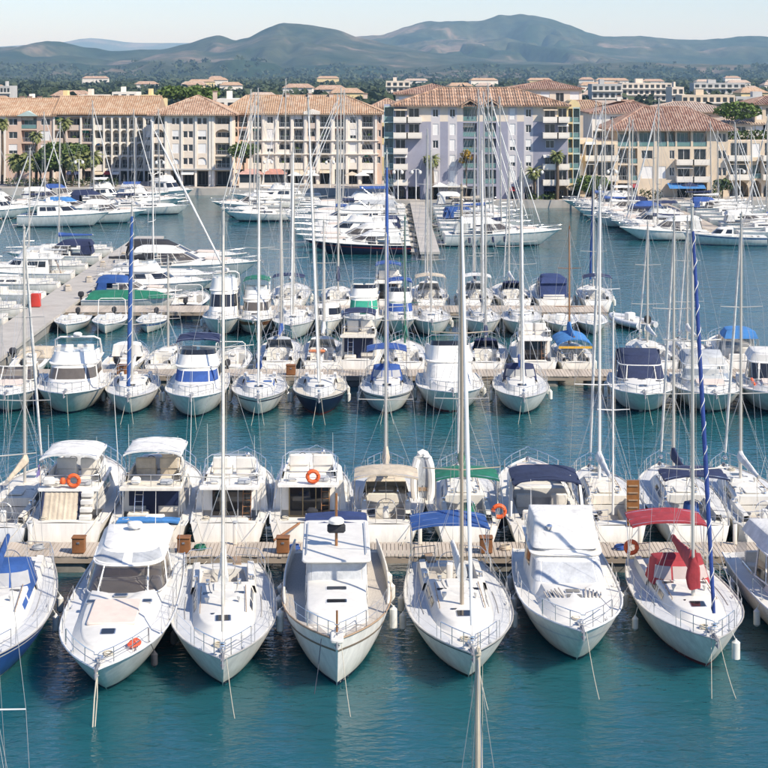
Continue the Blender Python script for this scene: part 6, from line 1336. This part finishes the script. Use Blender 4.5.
flybridge('white flybridge boat with emerald green windscreen cover', *front3(362, 8.8), 3.1, 1.5, 1.1, q=1, screen=C_EMER, arch=2, househ=1.4)
flybridge('white motor boat with blue canvas on the bridge beside the emerald screen boat', *front3(402, 8.2), 2.8, 1.4, 1.0, q=1, screen=C_BLUE, top='bimini', topm=C_BLUE, househ=1.2)
sail_boat('white sailing yacht with bluff bow beside the blue canvas motor boat', *front3(432, 8.6), 3.1, 1.3, 1.0, mast_h=12.5, q=1, cover=C_WHITE, rig=.009, furl=None)
sail_boat('white sailing yacht with navy boom cover near the middle of the short pontoon', *front3(484, 8.6), 3.2, 1.3, 1.0, mast_h=13.4, q=1, cover=C_NAVY, rig=.009)
sail_boat('white sailing yacht with grey boom cover near the end of the short pontoon', *front3(522, 8.8), 3.2, 1.3, 1.0, mast_h=11.5, q=1, cover=C_GREY, rig=.009)
open_boat('low white runabout with bow cushion near the end of the short pontoon', *front3(563, 7), 2.6, q=1, outboard=False)
open_boat('low white speedboat beside the grey inflatable boat', *front3(594, 7), 2.5, q=1, outboard=False)
rib('grey tubed inflatable boat with black outboard at the pontoon end', at(645, F3S - 4.2), at(612, F3S - .2))
S3 = P3B + .8
def back3(px, ln): a_, b_ = back(px, ln, S3); return a_, (b_[0] + jr.uniform(-.5, .5), b_[1] + jr.uniform(-.4, .4))
open_boat('dark blue open boat with white roll bar behind the short pontoon', *back3(186, 7), 2.8, q=1, arch=True, hullm=NAVY)
b = sail_boat('white sailing yacht with navy bimini on the far side of the short pontoon', *back3(288, 9.5), 3.4, 1.3, 1.05, mast_h=11.5, q=1, bimini=C_NAVY, cover=C_WHITE, rig=.009)
sail_boat('white sailing boat with blue furled sail hanging at its mast foot', *back3(338, 8.5), 3.0, 1.2, 1.0, mast_h=13.8, q=1, cover=C_NAVY, coverlen=2.2, rig=.009, mast_x=.35)
flybridge('white motor boat with blue bridge canvas on the far side of the short pontoon', *back3(388, 8.5), 3.1, 1.4, 1.0, q=1, top='bimini', topm=C_BLUE)
sail_boat('white sailing yacht with beige cockpit tent on the far side of the short pontoon', *back3(431, 9), 3.3, 1.3, 1.05, mast_h=13.5, q=1, hood=C_WHITE, bimini=C_BEIGE, cover=C_WHITE, rig=.009)
sail_boat('white sailing yacht with white cockpit tent on the far side of the short pontoon', *back3(477, 9), 3.3, 1.3, 1.05, mast_h=13.0, q=1, hood=C_GREY, bimini=C_WHITE, cover=C_NAVY, rig=.009)
sail_boat('white sailing yacht with navy cockpit tent on the far side of the short pontoon', *back3(517, 9), 3.3, 1.3, 1.05, mast_h=10.5, q=1, hood=C_NAVY, cover=C_WHITE, rig=.009)
b = express('white cabin cruiser with navy cockpit canvas on the far side of the short pontoon', *back3(555, 8.6), 3.2, 1.4, 1.05, 'canopy', C_NAVY2, q=1, toph=1.1)
b = sail_boat('white sailing boat with navy bimini and blue wrapped jib past the navy canvas cruiser', *back3(598, 8.6), 3.1, 1.25, 1.0, mast_h=9.5, q=1, bimini=C_NAVY, furl=C_BLUE, furl_r=.1, cover=C_WHITE, rig=.009)

# --- yachts along the broad west jetty, bows to the east
def east(x0, d, ln, sk=0.): return (x0, d), (x0 + ln, d + sk)
JE = JX + .8
big = sail_boat('large white sailing yacht with black mast cover on the broad jetty', (JE - 1.5, 153), (JE + 10.5, 151.5), 3.8, 1.6, 1.3, mast_h=13.6, mastm=MASTW, mast_x=.42, q=1, cover=C_BLACK, coverlen=1.3, rig=.01, furl=C_WHITE, furl_r=.1)
express('long white motor yacht with sharp bow moored stern to the broad jetty', (JE - 1, 160), (JE + 13.0, 158.5), 4.0, 1.9, 1.4, 'screenroof', C_WHITE, q=1, rub=WHITE)
express('white sports yacht with dark canvas beside the black covered sailing yacht', (JE - 2, 166.5), (JE + 11, 166), 3.8, 1.8, 1.3, 'canopy', C_BLACK, q=1, rub=WHITE)
flybridge('white flybridge yacht in front of the black covered sailing yacht', (JE - .5, 147.5), (JE + 9.8, 146.5), 3.5, 1.6, 1.2, q=1, househ=1.0)
express('white speedboat with royal blue cockpit cover at the broad jetty', (JE - .5, 143.0), (JE + 7.4, 142.4), 2.9, 1.2, .95, 'canopy', C_ROYAL, q=1, toph=.6, rail=False, rub=WHITE)
open_boat('white boat under a green tarpaulin at the broad jetty', (JE - .5, 139.2), (JE + 7.6, 138.9), 2.7, 1.1, .9, q=1, cover=C_GREEN)
open_boat('slim white speedboat with black stripe at the broad jetty', (JE + .5, 140.9), (JE + 9.0, 140.6), 2.4, 1.0, .8, q=1, stripe=BLACKH, outboard=False)
for i, (d, k, lab) in enumerate(((128, 'e', 'white cruiser with beige canvas on the outer side of the broad jetty'), (134, 's', 'white sailing boat with navy cover on the outer side of the broad jetty'), (149, 's', 'white sailing boat with white cover on the outer side of the broad jetty'), (156, 'f', 'white flybridge boat on the outer side of the broad jetty'), (163, 's', 'white sailing boat with grey cover on the outer side of the broad jetty'), (171, 'e', 'white cruiser with navy canvas on the outer side of the broad jetty'), (178, 's', 'white sailing boat with blue cover on the outer side of the broad jetty'))):
    A_, B_ = (JX - 3.8, d), (JX - 13.5, d - .5)
    if k == 's': sail_boat(lab, A_, B_, 3.1, 1.25, 1.0, mast_h=[0, 10.5, 12.5, 0, 11, 0, 13][i], q=1, cover={'navy': C_NAVY, 'white': C_WHITE, 'grey': C_GREY, 'blue': C_BLUE}[lab.split('with ')[1].split()[0]], rig=.009, lines=0)
    elif k == 'e': express(lab, A_, B_, 3.2, 1.4, 1.05, 'canopy', C_BEIGE if 'beige' in lab else C_NAVY, q=1, lines=0, toph=.8)
    else: flybridge(lab, A_, B_, 3.3, 1.5, 1.1, q=1, lines=0)
b = sail_boat('white sailing yacht on the outer side of the broad jetty with tan deck', (JX - 3.8, 142), (JX - 13.5, 142.6), 3.2, 1.3, 1.0, mast_h=12, q=0, cabm=CREAM, rig=.01)
open_boat('white boat with beige cover at the corner of the broad jetty', (JX + .6, 112.3), (JX + 6.4, 111.8), 2.3, q=1, cover=C_BEIGE)
JB = JX - 1.2
for i, (d, lab) in enumerate(((170, 'wooden crate of nets on the broad jetty, beside the dark canvas yacht'), (162, 'wooden crate of nets on the broad jetty, beside the sharp bowed yacht'), (150, 'wooden crate of nets on the broad jetty, beside the black covered sailing yacht'), (144, 'wooden crate of nets on the broad jetty, beside the blue covered speedboat'))):
    r = empty('net_crate', (JB - (i % 2) * .8, d, .9), .2 * i, lab, 'crate'); MB().rbox(0, 0, .0, .4, .6, .5, .04, .02).build('crate_body', TEAKG, r); MB().rbox(0, 0, .41, .55, .5, .4, .15, .06).build('net_heap', C_BEIGE, r)

for i, (px, c, lab) in enumerate(((294, C_BLUE, 'blue hose coiled on the plank pontoon near the cream trawler'), (200, C_GREEN, 'green hose coiled on the plank pontoon near the white yacht stern'), (505, C_BEIGE, 'beige rope coiled on the plank pontoon near the orange horseshoe buoy'), (38, C_GREY, 'grey cable coiled on the plank pontoon near the navy framed cruiser'), (620, C_BLUE, 'blue rope coiled on the plank pontoon below the raised gangplank'))):
    m = MB(); d = P1A + .9
    for k in range(5): m.torus((.02 * math.sin(k * 2), .02 * math.cos(k), .03 + k * .035), .24 - .012 * k, .022, (.04 * math.sin(k * 1.3), .05, 1), 16, 5)
    o = m.build('hose_coil', c, None); o.location = (X(px, d), d, .71); tag(o, lab, 'hose')
# --- far groups
fr = random.Random(21)
ORD = 'first second third fourth fifth sixth seventh eighth ninth tenth eleventh twelfth thirteenth fourteenth fifteenth sixteenth seventeenth'.split()
def far(kind, label, stern, bow, group=None, **k):
    if kind == 's': return sail_boat(label, stern, bow, q=0, fenders=0, lines=0, rig=.012, group=group, **k)
    if kind == 'e': return express(label, stern, bow, q=0, fenders=0, lines=0, group=group, rub=WHITE, **k)
    if kind == 'f': return flybridge(label, stern, bow, q=0, fenders=0, lines=0, group=group, rub=WHITE, **k)
    return open_boat(label, stern, bow, q=0, group=group, **k)
# west basin below the palms
far('f', 'long white motor yacht with dark side windows at the far palm jetty', at(20, 214), at(110, 214), B=4.2, fb=1.9, fs=1.5, househ=1.2, flyh=.3, flyscreen=False)
far('e', 'white sports yacht behind the dark windowed motor yacht', at(78, 219), at(146, 219), B=3.9, fb=1.7, fs=1.3, top='screenroof', topm=C_WHITE)
far('e', 'white yacht under a sky blue cover at the far palm jetty', at(40, 229), at(118, 228), B=3.6, fb=1.5, fs=1.2, top='canopy', topm=C_SKY, toph=.6)
far('f', 'white yacht with navy bridge cover at the far palm jetty', at(-30, 226), at(36, 226), B=3.8, top='bimini', topm=C_NAVY)
far('f', 'white motor yacht with tall bridge moored at the cream wing quay', at(150, 258), at(193, 255), B=3.9, fb=1.9, fs=1.4, arch=1, househ=1.5)
far('e', 'low white cruiser beside the tall bridged yacht at the cream wing quay', at(118, 256), at(168, 253), B=3.6, top='screenroof', topm=C_WHITE)
W = [('s', 8, 236), ('e', 66, 238), ('s', 100, 236), ('e', 112, 242), ('s', 60, 244), ('f', 112, 240), ('e', 20, 246), ('s', 118, 232), ('f', 84, 250), ('e', 40, 252), ('e', -20, 236)]
for i, (k, px, d) in enumerate(W):
    c = fr.choice([C_BLUE, C_NAVY, C_WHITE, C_WHITE]); n = ['blue', 'navy', 'white', 'white'][[C_BLUE, C_NAVY, C_WHITE, C_WHITE].index(c)]
    kw = dict(mast_h=fr.uniform(11, 15.), cover=c, furl=C_WHITE) if k == 's' else dict(top='canopy', topm=c) if k == 'e' else dict(top='bimini', topm=c)
    nm = {'s': 'white sailing yacht with %s boom cover', 'e': 'white cruiser with %s canvas', 'f': 'white flybridge boat with %s bimini'}[k] % n
    far(k, nm + ' in the far basin, %s from the palms' % ORD[i], at(px, d), (X(px, d) + fr.uniform(8, 11), d + fr.uniform(-.8, .8)), 'boats in the basin below the palms', B=3.4, **kw)
# both sides of the jetty under the violet block
JW, JEa = X(420, JC) - .6, X(443, JC) + .6
def jx(d, side): return (X(418, JC) - .7) if side < 0 else (X(443, JC) + .7)
k0 = [('e', 182, 'dark hulled sports boat with red stripe at the end of the violet block jetty', dict(hullm=NAVY, stripe=REDH, top='canopy', topm=C_WHITE, toph=.6)), ('e', 188, 'white sports yacht beside the dark hulled boat', dict(top='screenroof', topm=C_WHITE)), ('f', 194, 'white flybridge yacht, third along the violet block jetty', {}), ('e', 200, 'white cruiser under navy canvas, fourth along the violet block jetty', dict(top='canopy', topm=C_NAVY, toph=.6)), ('s', 205.5, 'white sailing yacht with tall mast, fifth along the violet block jetty', dict(mast_h=16.5, cover=C_WHITE)), ('f', 211, 'white flybridge yacht with white bimini, sixth along the violet block jetty', dict(top='bimini')), ('s', 216, 'white sailing yacht with blue cover, seventh along the violet block jetty', dict(mast_h=15.5, cover=C_BLUE)), ('e', 221, 'white cruiser with grey canvas, eighth along the violet block jetty', dict(top='canopy', topm=C_GREY)), ('s', 226, 'white sailing yacht with navy cover, ninth along the violet block jetty', dict(mast_h=16, cover=C_NAVY)), ('f', 231, 'white flybridge yacht with blue bimini close to the kiosk quay', dict(top='bimini', topm=C_BLUE)), ('e', 236, 'white sports yacht moored last before the quay wall, dark screen', dict(top='hardtop'))]
for k, d, lab, kw in k0:
    ln = fr.uniform(10.5, 13.5) + (d - 182) * .07; x = jx(d, -1); far(k, lab, (x, d), (x - ln, d - fr.uniform(0, 1.2)), B=3.7, **kw)
for i, (d, x, k) in enumerate(((228, -13, 's'), (236, -15, 'e'), (242, -13.5, 's'), (248, -12, 'f'), (254, -14, 's'), (222, -11.5, 's'), (258, -10, 's'))):
    kw = dict(mast_h=fr.uniform(14, 18), cover=C_WHITE) if k == 's' else {}
    far(k, 'white %s with dark blue stripe towards the kiosks, %s of its row' % ({'s': 'sailing yacht', 'e': 'cruiser', 'f': 'flybridge boat'}[k], ORD[i]), (x, d), (x - 9.5, d - 1.5), 'boats moored towards the kiosks', B=3.4, stripe=NAVY, **kw)
k1 = [('e', 190, 13.5, 'long white motor yacht with blue fenders beside the violet block jetty', dict(fb=1.9, fs=1.4, B=4.0, top='screenroof', topm=C_WHITE)), ('s', 196, 12, 'white sailing yacht with tall mast beside the blue fendered motor yacht', dict(mast_h=15.5, cover=C_NAVY)), ('s', 202, 11, 'white sailing yacht with white cover east of the violet block jetty', dict(mast_h=15, cover=C_WHITE)), ('s', 208, 11, 'white sailing yacht with grey cover east of the violet block jetty', dict(mast_h=17, cover=C_GREY)), ('e', 213, 10, 'white cruiser with royal blue tarpaulin east of the violet block jetty', dict(top='canopy', topm=C_ROYAL, toph=.6)), ('s', 218, 11, 'white sailing yacht with blue cover east of the violet block jetty', dict(mast_h=15.8, cover=C_BLUE)), ('s', 224, 10.5, 'white sailing yacht with black cover east of the violet block jetty', dict(mast_h=15, cover=C_BLACK)), ('s', 230, 11, 'white sailing yacht with beige cover east of the violet block jetty', dict(mast_h=16, cover=C_BEIGE)), ('e', 236, 9, 'white cruiser under a big white dome cover east of the violet block jetty', dict(top='canopy', topm=C_WHITE))]
for k, d, ln, lab, kw in k1:
    x = jx(d, 1); kw.setdefault('B', 3.6); b = far(k, lab, (x, d), (x + ln, d - fr.uniform(-.6, .8)), **kw)
    if d == 190:
        for t in (.2, .3, .4, .5): b.fender(t, -1, FENDN, .7, .16)
# crowded east jetty, bows to the west
xe = X(700, 205) - .8
kinds = 'essfeesseosesfses'
for i, k in enumerate(kinds):
    d = 197 + i * 2.75; ln = fr.uniform(8.5, 10.5); x = xe - (i / 16) * 2.5; ci = fr.randrange(5); c = [C_WHITE, C_NAVY, C_BLUE, C_WHITE, C_GREY][ci]; n = ['white', 'navy', 'blue', 'white', 'grey'][ci]
    kw = dict(mast_h=fr.uniform(12, 15.5), cover=c) if k == 's' else dict(top='canopy', topm=c) if k == 'e' else dict(top='bimini', topm=c) if k == 'f' else dict(cover=c)
    if k != 'o': kw['B'] = 2.9
    nm = {'s': 'white sailing yacht with %s boom cover', 'e': 'white cruiser with %s canvas', 'f': 'white flybridge boat with %s bimini', 'o': 'small white boat under %s cover'}[k] % n
    far(k, nm + ', %s from the fishing boat' % ORD[i], (x, d), (x - ln, d - 1.0), 'boats along the crowded east jetty', **kw)
    if i % 2 == 0:
        c2 = fr.choice([C_WHITE, C_WHITE, C_BLUE, C_NAVY]); x2 = xe + 3.4 + fr.uniform(0, .5)
        k2 = 'sses'[(i // 2) % 4]; kw = dict(mast_h=fr.uniform(10, 13), cover=c2) if k2 == 's' else dict(top='canopy', topm=c2, toph=.6) if k2 == 'e' else dict(househ=.9)
        far(k2, 'white %s on the outer side of the east jetty, %s from its end' % ({'s': 'sailing boat', 'e': 'cruiser', 'f': 'motor yacht'}[k2], ORD[i // 2]), (x2, d), (x2 + fr.uniform(8, 10), d - .6), 'boats on the outer side of the east jetty', B=3.1, **kw)
b = far('o', 'blue and white fishing boat with small cabin at the end of the east jetty', at(766, 190.5), at(683, 191.5), B=3.0, fb=1.4, fs=1.0, hullm=WHITE, stripe=BLUEH, cuddy=True, outboard=False, boot=BLUEH, name='fishing_boat')
far('s', 'white sailing yacht with blue cover beyond the blue and white fishing boat', at(800, 203), at(742, 203), mast_h=13.2, cover=C_BLUE, B=3.3)
# --- two small sailing boats nearer than the picture's lower edge: only their masts rise into it
b = sail_boat('small sailing boat with bare pale mast ahead of the blue bimini yacht', (X(482, 33.5), 29.5), (X(470, 33.5), 36.5), 2.4, 1.0, .8, mast_h=Z(640, 33.1) - 1.45, mast_x=.5, mastm=mat('mast_bare', (.52, .45, .35), .5, .2, 1), q=1, furl=None, spread=0, cover=C_WHITE, lines=0, fenders=0, wheel=False)
b = sail_boat('tall masted sailing boat reaching one spreader past the blue hulled yacht', (X(-22, 36), 30.5), (X(-26, 36), 39.8), 3.2, 1.2, 1.0, mast_h=15.0, mast_x=.58, mastm=MASTW, q=1, furl=None, spf=[.315], cover=C_WHITE, lines=0, fenders=0)
